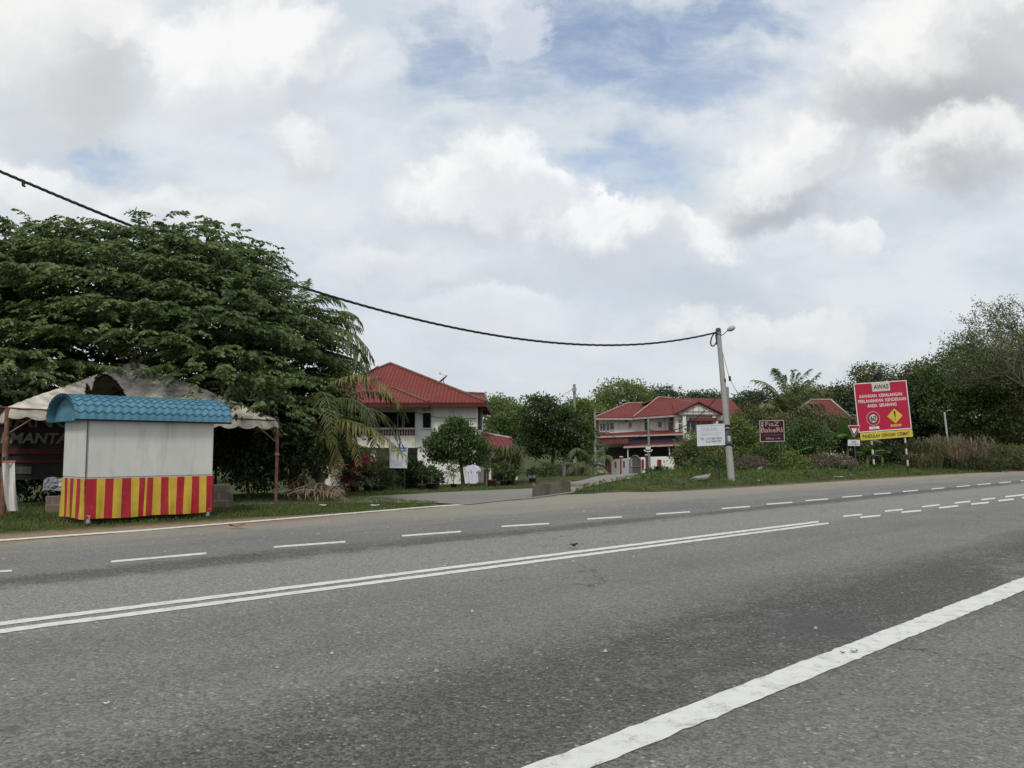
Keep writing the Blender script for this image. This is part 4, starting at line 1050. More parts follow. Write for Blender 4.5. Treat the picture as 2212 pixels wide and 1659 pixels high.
# lean-to roof at the right of the house
p0, p1, p2, p3 = P(1040, 968, Y1-2.2), P(1120, 968, Y1-2.2), P(1108, 948, Y1+.6), P(1040, 935, Y1+1.6); p1[2] = p0[2]
mb = MB(); roof_face(mb, [p0, p1, p2, p3]); roof_face(mb, [p1, p1+np.array((0, 5, 0)), p2])
lr = mb.build('porch_roof', TILE2, h1, uv=True)
mb = MB().obox(p0+np.array((0, .02, -.24)), p1-p0, (0, .05, 0), ZZ*.17); mb.build('fascia', MATS['fascia_red'], lr)
mb = MB().tube([p3+ZZ*.03, p2+ZZ*.03], .07, 6); mb.build('ridge_tiles', M('ridge_pale', (.42, .34, .30), .85, .2, 3), lr)
mb = MB(); rectY(mb, 1035, 970, 1112, 1060, Y1+2.4, .2); mb.build('porch_wall', MATS['wall_cream'], h1)
mb = MB(); rectY(mb, 1052, 990, 1100, 1060, Y1+2.35, .04); mb.build('porch_opening', MATS['dim_room'], h1)
for u in (1056, 1113):
    mb = MB(); rectY(mb, u, 971, u+5, 1062, Y1-1.6, .18); mb.build('porch_post', MATS['white_trim'], h1)
# satellite dishes on the roof
def dish(u, v, Y, lab):
    c = P(u, v, Y); e = empty('satellite_dish', c-ZZ*.6, lab, 'satellite dish', 'satellite dishes on the white house')
    ax = nrm(np.array((-.62, -.04, .75))); s1 = nrm(np.cross(ax, (0, 1, 0))); s2 = np.cross(ax, s1); mb = MB(); gr = []
    for i in range(7):
        r = .40*i/6; gr.append([c+s1*r*math.cos(a)+s2*r*math.sin(a)+ax*(r*r*.42) for a in np.linspace(0, 2*math.pi, 25)])
    mb.sheet(gr); mb.sheet([[p-ax*.012 for p in row] for row in gr], flip=True)
    mb.build('reflector', M('dish_grey', (.20, .20, .20), .5, .1, 4), e)
    MB().tube([c-ax*.02, c-ax*.12-ZZ*.1, c-ZZ*.75+np.array((.25, .1, 0))], .028, 6).build('mast', MATS['steel'], e)
    tip = c+ax*.42-s1*.12; MB().tube([c-s1*.36, tip], .012, 5).build('feed_arm', MATS['steel'], e)
    MB().tube([tip-ax*.06, tip+ax*.06], .04, 8).build('receiver', MATS['steel'], e); return e
dish(808, 801, Y1+2, 'small grey satellite dish on the left roof hip of the white house by the fronds')
dish(957, 821, Y1+3, 'small grey satellite dish on the right hip of the white house roof')

# ------------------------------------------------------------------ the row of houses on the right
def q5(x, y): return 1179.7+.2*x, 796.3+.2*y
Y2 = 88.0
h2 = empty('red_roofed_house', gp(1420, Y2), 'pale two storey house with several red hip roofs behind the white garden wall', 'house')
def r5(mb, x0, y0, x1, y1, Y, d, m=0): a = q5(x0, y0); c = q5(x1, y1); return rectY(mb, a[0], a[1], c[0], c[1], Y, d, m)
def p5(x, y, Y): return P(*q5(x, y), Y)
mb = MB(); r5(mb, 575, 505, 1490, 1160, Y2, 8); mb.build('wall', MATS['wall_cream'], h2)
mb = MB(); r5(mb, 1400, 495, 1910, 1160, Y2-1.5, 8); r5(mb, 1910, 490, 2140, 1160, Y2, 7); mb.build('wing_wall', MATS['wall_cream'], h2)
mb = MB(); r5(mb, 535, 560, 578, 705, Y2+.4, 4); mb.build('brick_strip', M('brick_red', (.28, .10, .065), .9, .2, 5), h2)
WIN = [(582, 592, 606, 674), (614, 592, 642, 674), (655, 588, 680, 674), (692, 588, 730, 660), (897, 585, 922, 632), (1066, 525, 1113, 672), (1210, 572, 1248, 630), (1320, 525, 1396, 672), (1430, 548, 1466, 672)]
for i, (x0, y0, x1, y1) in enumerate(WIN):
    Yw = Y2-1.5 if x0 > 1410 else Y2
    mb = MB(); r5(mb, x0, y0, x1, y1, Yw-.03, .05); w_ = mb.build('window', MATS['dark_glass'], h2)
    mb = MB(); nb_ = max(2, int((x1-x0)/17))
    for k in range(nb_+1): xx = x0+(x1-x0)*k/nb_; r5(mb, xx-1.2, y0-2, xx+1.2, y1+2, Yw-.08, .05)
    r5(mb, x0-4, y0-5, x1+4, y0, Yw-.09, .06); r5(mb, x0-6, y1, x1+6, y1+7, Yw-.14, .12)
    if y1-y0 > 100: r5(mb, x0, y0+42, x1, y0+48, Yw-.085, .05)
    mb.build('frame', MATS['white_trim'], w_)
mb = MB(); r5(mb, 1515, 562, 1790, 690, Y2-1.55, .05); r5(mb, 1860, 560, 1925, 640, Y2-1.55, .05); w_ = mb.build('verandah_opening', MATS['dark_glass'], h2)
mb = MB()
for x in (1515, 1560, 1618, 1672, 1722, 1788): r5(mb, x-3, 562, x+3, 690, Y2-1.62, .06)
mb.build('mullions', MATS['white_trim'], w_)
for x in (1478, 1800):
    mb = MB(); r5(mb, x, 500, x+34, 760, Y2-1.9, .3); mb.build('pillar', MATS['wall_cream'], h2)
mb = MB(); r5(mb, 836, 538, 876, 590, Y2-.35, .34); ac = mb.build('air_conditioner', MATS['white_trim'], h2, bevel=.02)
mb = MB().tube([p5(858, 560, Y2-.355), p5(858, 560, Y2-.37)], .6*.35, 12); mb.build('fan_grille', MATS['dim_room'], ac)
mb = MB(); r5(mb, 1284, 520, 1290, 690, Y2-.1, .09); mb.build('downpipe', MATS['steel'], h2)
# main roofs
Yf = Y2-1; mb = MB()
a, b_, c, d = p5(530, 527, Yf), p5(985, 520, Yf), p5(1045, 372, Y2+4), p5(885, 376, Y2+4); b_[2] = a[2]
roof_face(mb, [a, b_, c, d]); roof_face(mb, [a+np.array((0, 9, 0)), a, d])
a2, b2, c2, d2 = p5(945, 522, Yf-.25), p5(1400, 492, Yf-.25), p5(1350, 322, Y2+4.2), p5(1215, 309, Y2+4.2)
roof_face(mb, [a2, b2, c2, d2]); roof_face(mb, [a2+np.array((-1.6, 5, 0)), a2, d2]); roof_face(mb, [p5(1030, 375, Y2+4.5), p5(1060, 372, Y2+1.6), d2])
a3, b3, c3_, d3 = p5(1380, 500, Yf-.2), p5(2150, 497, Yf-.2), p5(1905, 318, Y2+4), p5(1540, 316, Y2+4)
roof_face(mb, [p5(1900, 497, Yf-.1), b3, p5(1990, 325, Y2+4), p5(1560, 318, Y2+4)]); roof_face(mb, [b3, b3+np.array((1.5, 9, 0)), p5(1990, 325, Y2+4)])
gL, gR, gA = p5(1388, 494, Y2-2.2), p5(1912, 494, Y2-2.2), p5(1648, 362, Y2-2.2); gB = p5(1560, 318, Y2+4.5); gL[2] = gR[2]
roof_face(mb, [gL, gA, gB, p5(1350, 322, Y2+4.4), p5(1215+130, 480, Y2-1.0)][:4], .1); roof_face(mb, [gA, gR, gR+np.array((0, 6.6, 0)), gA+np.array((0, 6.6, 0))], .1)
rf2 = mb.build('roof', TILE2, h2, uv=True)
mb = MB()
for p_, q_ in ((d, a), (c, d), (d2, p5(945, 522, Yf-.25)), (c2, d2)): mb.tube([p_+ZZ*.05, q_+ZZ*.05], .09, 6)
mb.build('ridge_tiles', M('ridge_weathered', (.30, .22, .19), .85, .25, 3), rf2)
mb = MB().tube([gL+ZZ*.02, gA+ZZ*.02, gR+ZZ*.02], .11, 6); mb.build('barge_board', MATS['fascia_red'], rf2)
mb = MB().obox(a+np.array((0, 0, -.27)), b_-a, (0, .06, 0), ZZ*.2).obox(a2+np.array((0, .02, -.27)), b2-a2, (0, .06, 0), ZZ*.2); mb.obox(p5(1905, 500, Yf-.1)+np.array((0, .02, -.25)), p5(2150, 497, Yf-.2)-p5(1905, 500, Yf-.1), (0, .06, 0), ZZ*.2)
mb.build('gutter', M('gutter_grey', (.34, .31, .30), .7, .1, 3), rf2)
mb = MB(); gd = np.array((0, .25, 0)); mb.slab([gL+gd+ZZ*-.1, gR+gd-ZZ*.1, gA+gd-ZZ*.12], np.array((0, .15, 0))); gw = mb.build('gable', MATS['wall_cream'], h2)
mb = MB()
for x in (1480, 1530, 1590, 1650, 1705, 1765, 1820):
    top = 500-(1-abs(x-1650)/262)*128+14; r5(mb, x-3, top, x+3, 492, Y2-2.03, .06)
r5(mb, 1400, 488, 1900, 500, Y2-2.05, .08); r5(mb, 1455, 460, 1845, 465, Y2-2.04, .06)
mb.build('timbering', M('timber_grey', (.24, .22, .21), .8, .1, 4), gw)
# awnings between the storeys
def awning(x0, y0, x1, y1, yb, out, m_, nm):
    a, b_ = p5(x0, yb, Y2-out), p5(x1, y1, Y2-out); c, d = p5(x1-20, y1-45, Y2-.1), p5(x0+30, y0-10, Y2-.1)
    mb = MB(); roof_face(mb, [a, b_, c, d], .05); o = mb.build(nm, m_, h2, uv=True)
    mb = MB().obox(a+np.array((0, -.06, -.16)), b_-a, (0, .06, 0), ZZ*.16); mb.build('fascia', M('fascia_pale', (.40, .33, .32), .7, .1, 3), o)
awning(530, 712, 1480, 700, 733, 2.4, TILE2, 'awning')
awning(835, 820, 1520, 812, 842, 4.2, TILE2, 'carport_roof')
mb = MB(); r5(mb, 530, 745, 888, 812, Y2-2.3, .1); mb.build('awning_blind', M('blind_red', (.15, .038, .036), .8, .15, 2), h2)
mb = MB(); r5(mb, 888, 745, 1480, 812, Y2-2.1, .1); mb.build('navy_panel', M('panel_navy', (.03, .033, .045), .8, .15, 2), h2)  # dark navy panel across the band between awning and carport roof
mb = MB(); r5(mb, 560, 690, 640, 745, Y2-1.9, .1); r5(mb, 1570, 530, 1850, 566, Y2-2.4, 1.0); mb.build('canopy_panel', MATS['blind_red'], h2)
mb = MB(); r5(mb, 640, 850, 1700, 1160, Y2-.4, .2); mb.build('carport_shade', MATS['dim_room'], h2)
for x in (880, 1100, 1330, 1480):
    mb = MB(); r5(mb, x, 850, x+9, 1160, Y2-4, .14); mb.build('carport_post', MATS['white_trim'], h2)
# garden wall with maroon pilasters
FA, FB, FC = gp(1318, 82), gp(1382, 69), gp(1480, 69)
fw = empty('garden_wall', FB, 'white garden wall with maroon pilasters and an arched gate before the red roofed house', 'wall')
wallb = MB(); pil = []
def run(A, B, h, z0=-.2):
    d = B-A; wallb.obox(A+ZZ*z0, d, nrm(np.cross(d, ZZ))*-.14, ZZ*(h-z0)); return d
A_1 = FA+(FB-FA)*.62
run(FA, A_1, 1.5); B_1 = FB+(FC-FB)*0
run(B_1, FC, 1.5); run(FC, FC+(FC-FB)*1.2, 1.5)
wallb.obox(FA+(FB-FA)*.60-ZZ*.2, (FB-FA)*.06, (.3, .2, 0), ZZ*1.75)
wo_ = wallb.build('panel', M('fence_white', (.75, .74, .71), .8, .05, 1.5, dirt=(.42, .38, .34), damt=.5, dscale=1.5), fw)
for (p_, wd_) in [(FA+(FB-FA)*.0, .22), (FA+(FB-FA)*.38, .22), (FB+(FC-FB)*.13, .2), (FB+(FC-FB)*.78, .34), (FC+(FC-FB)*.3, .3), (FC+(FC-FB)*.8, .3)]:
    mb = MB().box(p_+np.array((0, -.12, .80)), (wd_, .2, 1.7)); pl_ = mb.build('pilaster', MATS['maroon'], fw)
    MB().box(p_+np.array((0, -.12, 1.69)), (wd_+.12, .34, .07)).build('cap', MATS['white_trim'], pl_)
for (p_, wd_, h_) in [(FA+(FB-FA)*.2, .35, .6), (FA+(FB-FA)*.5, .3, .6), (FB+(FC-FB)*.4, .34, .6), (FB+(FC-FB)*.04, .18, .7)]:
    mb = MB().box(p_+np.array((0, -.10, .95)), (wd_, .1, h_)); mb.build('inset', MATS['maroon'], fw)
g0_, g1_ = A_1+(FB-A_1)*.12, FB
mb = MB(); d = g1_-g0_; L_ = np.linalg.norm(d); dn = nrm(d); n = 16
mb.tube([g0_+ZZ*.05, g0_+ZZ*1.3], .05, 6).tube([g1_+ZZ*.05, g1_+ZZ*1.3], .05, 6)
mb.tube([g0_+d*(i/14)+ZZ*(1.3+.4*math.sin(math.pi*i/14)) for i in range(15)], .05, 6); mb.tube([g0_+ZZ*.1, g1_+ZZ*.1], .04, 5); mb.tube([g0_+ZZ*.7, g1_+ZZ*.7], .03, 5)
for i in range(1, n): mb.tube([g0_+d*(i/n)+ZZ*.1, g0_+d*(i/n)+ZZ*(1.28+.4*math.sin(math.pi*i/n))], .022, 4)
mb.build('gate', M('gate_grey', (.18, .15, .14), .6, .15, 4), fw)
# third house further right, mostly hidden
Y3 = 96.0
h3 = empty('small_house', gp(1780, Y3), 'low house showing only its red hip roof above the bushes left of the warning sign', 'house')
mb = MB(); rectY(mb, 1715, 905, 1840, 1010, Y3, 7); mb.build('wall', MATS['wall_cream'], h3)
a, b_, c, d = P(1690, 914, Y3-1.2), P(1852, 914, Y3-1.2), P(1795, 864, Y3+5), P(1752, 864, Y3+5); b_[2] = a[2]
mb = MB(); roof_face(mb, [a, b_, c, d]); roof_face(mb, [b_, b_+np.array((0, 11, 0)), c]); roof_face(mb, [a+np.array((0, 11, 0)), a, d]); r3 = mb.build('roof', TILE2, h3, uv=True)
MB().tube([b_+ZZ*.05, c+ZZ*.05, d+ZZ*.05, a+ZZ*.05], .1, 6).build('ridge_tiles', MATS['ridge_pale'], r3)
# ================================================================== poles and cables
cable_mat = M('cable_black', (.018, .018, .02), .5, .2, 10)
def pole(name, lab, base, top, r0, r1, mat, group=None, square=False):
    e = empty(name, base, lab, 'utility pole', group); base = np.asarray(base, float)
    MB().tube([base-ZZ*.3, base*.5+np.asarray(top)*.5, top], [r0, (r0+r1)/2, r1], 12).build('shaft', mat, e); return e
pb, ptp = T(1581, 1038), P(1551.5, 713, 37.6)
up_ = pole('utility_pole', 'leaning concrete utility pole with street lamp beside the white notice board', pb, ptp, .155, .10, MATS['concrete'])
ax = nrm(ptp-pb); LP_ = np.linalg.norm(ptp-pb)
def on_pole(f): return pb+(ptp-pb)*f
MB().tube([on_pole(.975), on_pole(1.004)], .125, 10).tube([on_pole(.955), on_pole(.96)], .128, 10).build('cap_clamp', MATS['black_metal'], up_)
MB().tube([on_pole(.93), on_pole(.934)], .118, 10).build('clamp', MATS['steel'], up_)
l0_ = on_pole(.945); l2 = P(1573, 712.5, 37.1)
am = MB().tube([l0_, l0_*.4+l2*.6-ZZ*.03, l2], .024, 6).build('lamp_arm', MATS['steel'], up_)
mb = MB(); q0_, q1_ = P(1571, 713.5, 37.1), P(1588, 705.5, 36.9); ld_ = q1_-q0_
mb.tube([q0_+ld_*f for f in (0, .12, .35, .65, .9, 1)], [.045, .085, .12, .125, .085, .03], 12); mb.build('lamp_head', M('lamp_grey', (.42, .42, .42), .4, .08, 4), am)
MB().tube([q0_+ld_*.4-ZZ*.05, q0_+ld_*.85-ZZ*.05], [.09, .07], 10).build('lens', M('lens_dark', (.12, .12, .12), .2, .1, 3), am)
mb = MB(); cc = P(1542.5, 734, 37.35)
mb.tube([cc+np.array((math.cos(a)*.145*1+math.sin(a)*.07, 0, math.sin(a)*.30)) for a in np.linspace(.6, 2*math.pi+.6, 26)], .034, 6)
mb.tube([on_pole(.975)+np.array((-.05, -.1, 0)), P(1546, 724, 37.35), P(1549, 745, 37.4)], .03, 6)
mb.build('cable_loop', cable_mat, up_)
mb = MB(); r_at = lambda f: .155-.055*f
mb.tube([on_pole(.205), on_pole(.29)], [r_at(.205)+.012, r_at(.29)+.012], 14); ps_ = mb.build('notice', M('notice_black', (.05, .05, .055), .6, .5, 3), up_)
mb = MB().tube([on_pole(.294), on_pole(.30)], .165, 12).tube([on_pole(.318), on_pole(.324)], .165, 12); mb.build('strap', MATS['black_metal'], up_)
b2_ = Board(on_pole(.245)+np.array((0, -.170, 0)), (1, 0, 0), ax); mb = MB(); b2_.quad(mb, -.07, -.12, .05, .16, .01, .01); mb.build('sticker', M('sticker_grey', (.25, .25, .25), .6, .3, 9), ps_)
b3_ = Board(on_pole(.63)+np.array((0, -.13, 0)), (1, 0, 0), ax); mb = MB(); b3_.quad(mb, .03, -.1, .1, .08, 0, .04); mb.build('tag_plate', MATS['black_metal'], up_)
s0_, s1_ = on_pole(.93), P(1576, 818, 38.6); s2_ = P(1640, 935, 46); 
mb = MB().tube([s0_, s1_, s2_, gp(1668, 50)], .012, 5); sw_ = mb.build('stay_wire', MATS['steel'], up_)
MB().tube([s1_+ZZ*.12, s1_-ZZ*.10+np.array((.05, .1, 0))], .055, 8).build('insulator', MATS['black_metal'], sw_)
# twisted overhead cable
CP = [(-260, 262), (0, 369), (80, 403), (167, 442), (273, 486), (400, 533), (520, 573), (600, 602), (737, 648), (900, 691), (1000, 713), (1106, 729), (1240, 742), (1350, 745), (1450, 738), (1510, 728), (1548, 718)]
uu = np.array([c[0] for c in CP], float); vv = np.array([c[1] for c in CP], float)
cf = np.polyfit(uu, vv, 5); un = np.linspace(-260, 1548, 420); vn = np.polyval(cf, un)
vn = vn+(np.interp(un, [-260, 1400, 1548], [0, 0, 718-np.polyval(cf, 1548)]))
iY = np.interp(un, [0, 1548], [1/21., 1/37.5]); iY = np.where(un < 0, 1/21.+(1/21.-1/37.5)/1548*(-un), iY)
base_ = np.array([P(a, b_, 1/y) for a, b_, y in zip(un, vn, iY)]); mb = MB()
for ph in (0, 2.09, 4.19):
    ang = np.arange(len(un))*.55+ph; offs = np.stack([np.zeros(len(un)), np.cos(ang)*.024, np.sin(ang)*.024], -1)
    mb.tube(list(base_+offs), .024, 5)
oc = mb.build('overhead_cable', cable_mat, org=base_[210]); tag(oc, 'thick twisted black overhead cable sagging from the top left to the utility pole', 'cable')
j = int(np.argmin(abs(un-52))); MB().tube([base_[j]-ZZ*.02, base_[j]-ZZ*.12, base_[j]-ZZ*.12+np.array((.05, 0, -.02))], [.05, .04, .03], 7).build('connector', cable_mat, oc)
# poles further back
def back_pole(u, vt, Y, lab, r=.11, name='utility_pole'):
    b = gp(u, Y); tp = P(u, vt, Y); return pole(name, lab, b, tp, r*1.3, r, MATS['concrete'], 'utility poles among the houses')
k1 = back_pole(1240.5, 830, 66, 'plain grey utility pole above the dark round tree')
k2 = back_pole(1285, 884, 70, 'thin utility pole at the left end of the red roofed house', .1)
k3 = back_pole(1571, 836, 58, 'second utility pole partly hidden behind the leaning concrete pole')
k4 = pole('utility_pole', 'short slim pole with white brackets standing before the red roofed house', gp(1401, 62), P(1400, 900, 62), .10, .07, MATS['concrete'], 'utility poles among the houses')
c_ = P(1400, 975, 61.9); mb = MB()
mb.tube([c_+np.array((-.32, 0, .12)), c_+np.array((-.2, -.05, -.02)), c_+np.array((.2, -.05, -.02)), c_+np.array((.32, 0, .12))], .05, 6).box(c_+np.array((0, -.05, .25)), (.36, .12, .22))
mb.build('bracket', MATS['white_trim'], k4)
mb = MB().box(P(1240.5, 842, 65.85), (.36, .1, .28)); mb.build('bracket', MATS['steel'], k1)
def wire(name, lab, a, b_, sag, r=.018, group=None):
    a = np.asarray(a); b_ = np.asarray(b_); pts = [a+(b_-a)*f-ZZ*sag*4*f*(1-f) for f in np.linspace(0, 1, 16)]
    o = MB().tube(pts, r, 4).build(name, cable_mat, org=pts[8]); tag(o, lab, 'cable', group)
wire('service_cable', 'thin cable running up from the left to the plain grey pole', P(1090, 878, 80), P(1240, 838, 66), .8, .02)
wire('service_cable', 'dark cable dropping from the plain grey pole to the pole by the red roofed house', P(1241, 845, 66), P(1285, 886, 70), .4, .028)
wire('service_cable', 'cable slung from the leaning concrete pole region down across the red roofed house', P(1548, 858, 58.2), P(1402, 928, 62), 1.0, .03)
wire('service_cable', 'thin cable crossing from the pole by the red roofed house to the short slim pole', P(1286, 905, 70), P(1400, 930, 62), 1.2, .022)

# ================================================================== concrete drain box and gate
q_a, q_b = G(1150, 1075), G(1233, 1063.5); dd = nrm(q_b-q_a); wn2 = np.array((-dd[1], dd[0], 0)); Lb = np.linalg.norm(q_b-q_a)
mb = MB(); hb = .37
wn2 = nrm(np.array((.05, 1, 0)))*.75
mb.obox(q_a-ZZ*.15, q_b-q_a, wn2*.16, ZZ*(hb+.15)).obox(q_a+wn2*1.34-ZZ*.15, q_b-q_a, wn2*.16, ZZ*(hb+.15)).obox(q_a+wn2*.16-ZZ*.15, dd*.16, wn2*1.18, ZZ*(hb+.148)).obox(q_b-dd*.16+wn2*.16-ZZ*.15, dd*.16, wn2*1.18, ZZ*(hb+.148))
bx = mb.build('concrete_drain_box', M('stained_concrete', (.13, .115, .09), .92, .3, 1.6, .5, 25, dirt=(.035, .03, .024), damt=.9, dscale=1.3, stretch=(.8, .8, .45)), org=q_a, bevel=.012)
tag(bx, 'low stained concrete drain box at the corner of the side road', 'drain box')
MB().obox(q_a+wn2*.17+dd*.17+ZZ*.02, dd*(Lb-.34), wn2*1.16, ZZ*.02).build('silt', MATS['dim_room'], bx)
# entrance to the white house: two pillars and barred gate
gt = empty('entrance_gate', gp(1232, 41), 'rusty barred entrance gate with pale pillars behind the concrete drain box', 'gate')
mb = MB(); rectY(mb, 1243, 1010, 1262, 1062, 41, .5); mb.build('pillar', M('pillar_pink', (.34, .25, .22), .85, .12, 2, dirt=(.22, .09, .05), damt=.6, dscale=2, stretch=(2, 2, .4)), gt, bevel=.01)
mb = MB(); rectY(mb, 1216, 988, 1222, 1058, 41, .16); mb.build('pillar', MATS['white_trim'], gt, bevel=.01)
mb = MB(); z0 = P(1240, 1056, 41)[2]; z1 = P(1240, 1004, 41)[2]
for i in range(17): x = P(1223+1.2*i, 1030, 41.1)[0]; mb.tube([(x, 41.1, z0), (x, 41.1, z1)], .012, 5)
for z in (z0, z1, (z0+z1)/2): mb.tube([(P(1222, 1030, 41.1)[0], 41.1, z), (P(1243, 1030, 41.1)[0], 41.1, z)], .02, 5)
mb.build('gate_leaf', M('gate_maroon', (.11, .035, .035), .6, .2, 4), gt)
mb = MB(); 
for i in range(15): x = P(1196+1.3*i, 1030, 41.6)[0]; mb.tube([(x, 41.6, z0), (x, 41.6, z1-.1+.12*math.sin(i*.21))], .014, 5)
mb.build('gate_leaf', M('gate_teal', (.13, .17, .165), .6, .2, 4), gt)
MB().box(P(1190, 1035, 42.2), (.9, .05, 1.1)).build('gate_panel', M('gate_dull', (.11, .13, .125), .7, .2, 3), gt)

# ================================================================== things along the garden edge
def sign_panel(e, bd, w, h, mat, frame=None, fw_=.03, t=.03):
    mb = MB(); bd.quad(mb, -w/2, -h/2, w/2, h/2, -t, t); mb.build('panel', mat, e, bevel=.003)
    if frame:
        mb = MB(); o = .002
        bd.quad(mb, -w/2-.002, h/2-fw_, w/2+.002, h/2+.002, o, .012); bd.quad(mb, -w/2-.002, -h/2-.002, w/2+.002, -h/2+fw_, o, .012)
        bd.quad(mb, -w/2-.002, -h/2+fw_, -w/2+fw_, h/2-fw_, o, .012); bd.quad(mb, w/2-fw_, -h/2+fw_, w/2+.002, h/2-fw_, o, .012); mb.build('frame', frame, e)
Yb = 29.5; bO = P(861, 982, Yb); kk = Yb/F
e = empty('notice_board', gp(860, Yb), 'upright white notice board with a blue header on two black legs before the white house', 'notice board')
bd = Board(bO, (1, 0, -.012), (.015, 0, 1)); w, h = 38*kk, 58*kk
sign_panel(e, bd, w, h, M('board_white', (.55, .58, .63), .5, .05, 2))
mb = MB(); bd.quad(mb, -w*.42, h*.20, w*.44, h*.27, .001); bd.quad(mb, -w*.42, h*.11, w*.44, h*.17, .001); mb.build('header', M('ink_blue', (.12, .19, .36), .6, .1, 4), e)
mb = MB()
for (x0, z0_, x1, z1_) in ((-.45, -.27, -.435, .27), (.445, -.27, .46, .27), (-.45, -.28, .46, -.27), (-.45, -.235, .46, -.228)): bd.quad(mb, w*x0, h*z0_, w*x1, h*z1_, .001)
for i in range(3): bd.quad(mb, -w*.22, h*(-.34-.035*i), w*.2, h*(-.332-.035*i), .001)
mb.build('ruled_frame', M('ink_slate', (.24, .28, .36), .6, .1, 4), e)
for x in (-.30, .32):
    q = bd.p(w*x, -h/2, -.035); g = np.array((q[0]+.03*(x > 0), q[1], float(zt(q[0], q[1]))-.1)); MB().tube([g, bd.p(w*x, h*.3, -.04)], .028, 6).build('leg', MATS['black_metal'], e)
# clothes line with washing
Yc = 33.0
e = empty('clothes_rail', gp(1030, Yc), 'low metal clothes rail in front of the round tree', 'clothes rail')
zr = P(1030, 1013, Yc)[2]
for u in (1014, 1052): g = gp(u, Yc); MB().tube([g-ZZ*.1, (g[0], Yc, zr)], .02, 6).build('post', MATS['steel'], e)
MB().tube([(P(1000, 1000, Yc)[0], Yc, zr), (P(1066, 1000, Yc)[0], Yc, zr)], .016, 6).build('bar', MATS['steel'], e)
def garment(px, Y, mat, lab, name, sleeves=True, seed=0):
    """hanging shirt: one sheet with body and sleeves, front and back"""
    r = np.random.default_rng(seed); u0, v0, u1, v1 = px; c = P((u0+u1)/2, v0, Y); W_ = (u1-u0)*Y/F; H_ = (v1-v0)*Y/F
    out = [(.10, 1), (.2, .97), (.36, .90), (.5, .62), (.47, .36), (.36, .40), (.33, .60), (.34, .3), (.37, 0)]
    pts = [(x*W_, z*H_-H_) for x, z in out]; full = [(-x, z) for x, z in pts[::-1]]
    rows = []; n = 16
    prof = [(1, .07, .07), (.97, .17, .17), (.93, .30, .34), (.86, .31, .43), (.74, .31, .51), (.62, .31, .53), (.60, .31, .47), (.595, .31, .33), (.4, .32, .33), (.1, .335, .36), (0, .35, .375)]
    mb = MB()
    for sgn in (1, -1):
        gr = []
        for z, a, b_ in prof:
            ww = b_ if sleeves else a
            row = []
            for i in range(n+1):
                x = (i/n*2-1); row.append((c[0]+x*ww*W_, Y-sgn*(.05*(1-x*x)**.5*(1-.3*z)+.012*math.sin(x*9+z*5)), c[2]-H_+z*H_))
            gr.append(row)
        mb.sheet(gr, smooth=True, flip=sgn < 0)
    o = mb.build(name, mat, org=(c[0], c[1], c[2]-H_)); tag(o, lab, 'washing'); return o
garment((1006, 1004, 1038, 1041), Yc-.1, M('shirt_white', (.62, .62, .74), .8, .04, 3), 'white shirt hanging on the clothes rail', 'hanging_shirt')
garment((1042, 1012, 1058, 1042), Yc+.05, M('dark_wash', (.035, .045, .06), .85, .15, 3), 'dark garment hanging on the clothes rail beside the white shirt', 'hanging_garment', False, 2)
garment((1136, 1026, 1162, 1044), 36, M('teal_wash', (.10, .20, .22), .8, .12, 3), 'teal cloth bundle hung by the white porch post left of the drain box', 'hanging_cloth', False, 3)
# potted plants along the road edge
POTS = [(770, 28.4, .17, .24, 'dark pot with a leggy plant under the pink flowering bush', .5, LEAF_MID), (797, 28.6, .15, .26, 'dark pot between the pink bush and the notice board', .35, LEAF_DK),
        (819, 28.7, .24, .24, 'wide dark pot at the left of the notice board', .75, LEAF_OLIVE), (914, 29.6, .15, .22, 'dark pot with a bare twisted stem right of the notice board', .55, LEAF_DK),
        (934, 29.8, .22, .26, 'large dark pot under the spiky shrub', .45, LEAF_MID), (981, 30.6, .12, .2, 'small dark pot alone in the gap left of the round tree trunk', .75, LEAF_OLIVE),
        (1063, 32, .19, .30, 'brown pot just right of the clothes rail', .55, LEAF_MID), (1088, 32.3, .16, .24, 'dark pot with a tall plant left of the fan leaved palm', .6, LEAF_OLIVE), (1103, 32.5, .17, .24, 'dark pot at the left foot of the fan leaved palm', .4, LEAF_MID), (1150, 33, .16, .22, 'pale pot by the teal cloth bundle', .3, LEAF_DK)]
for i, (u, Y, r_, h_, lab, ph, mt) in enumerate(POTS):
    g = gp(u, Y); e = empty('plant_pot', g, lab, 'plant pot', 'potted plants along the garden edge')
    MB().lathe(g-ZZ*.02, [(r_*.7, 0), (r_*.95, h_*.9), (r_*1.08, h_*.92), (r_*1.08, h_), (r_*.9, h_), (r_*.85, h_*.85)], 14).build('pot', M('pot_brown', (.12, .06, .045), .8, .2, 6) if i % 3 == 0 else M('pot_black', (.03, .03, .03), .6, .2, 6), e)
    MB().tube([g+ZZ*h_*.8, g+ZZ*(h_+ph*.5), g+np.array((.03, 0, h_+ph*.9))], [.02, .015, .008], 5).build('stem', MATS['bark'], e)
    c = g+ZZ*(h_+ph*.75); foliage('foliage', [(c[0], c[1], c[2], .2, .2, ph*.4)], mt, e, 22, 8, (.13, .05), .07, 200+i, .2)
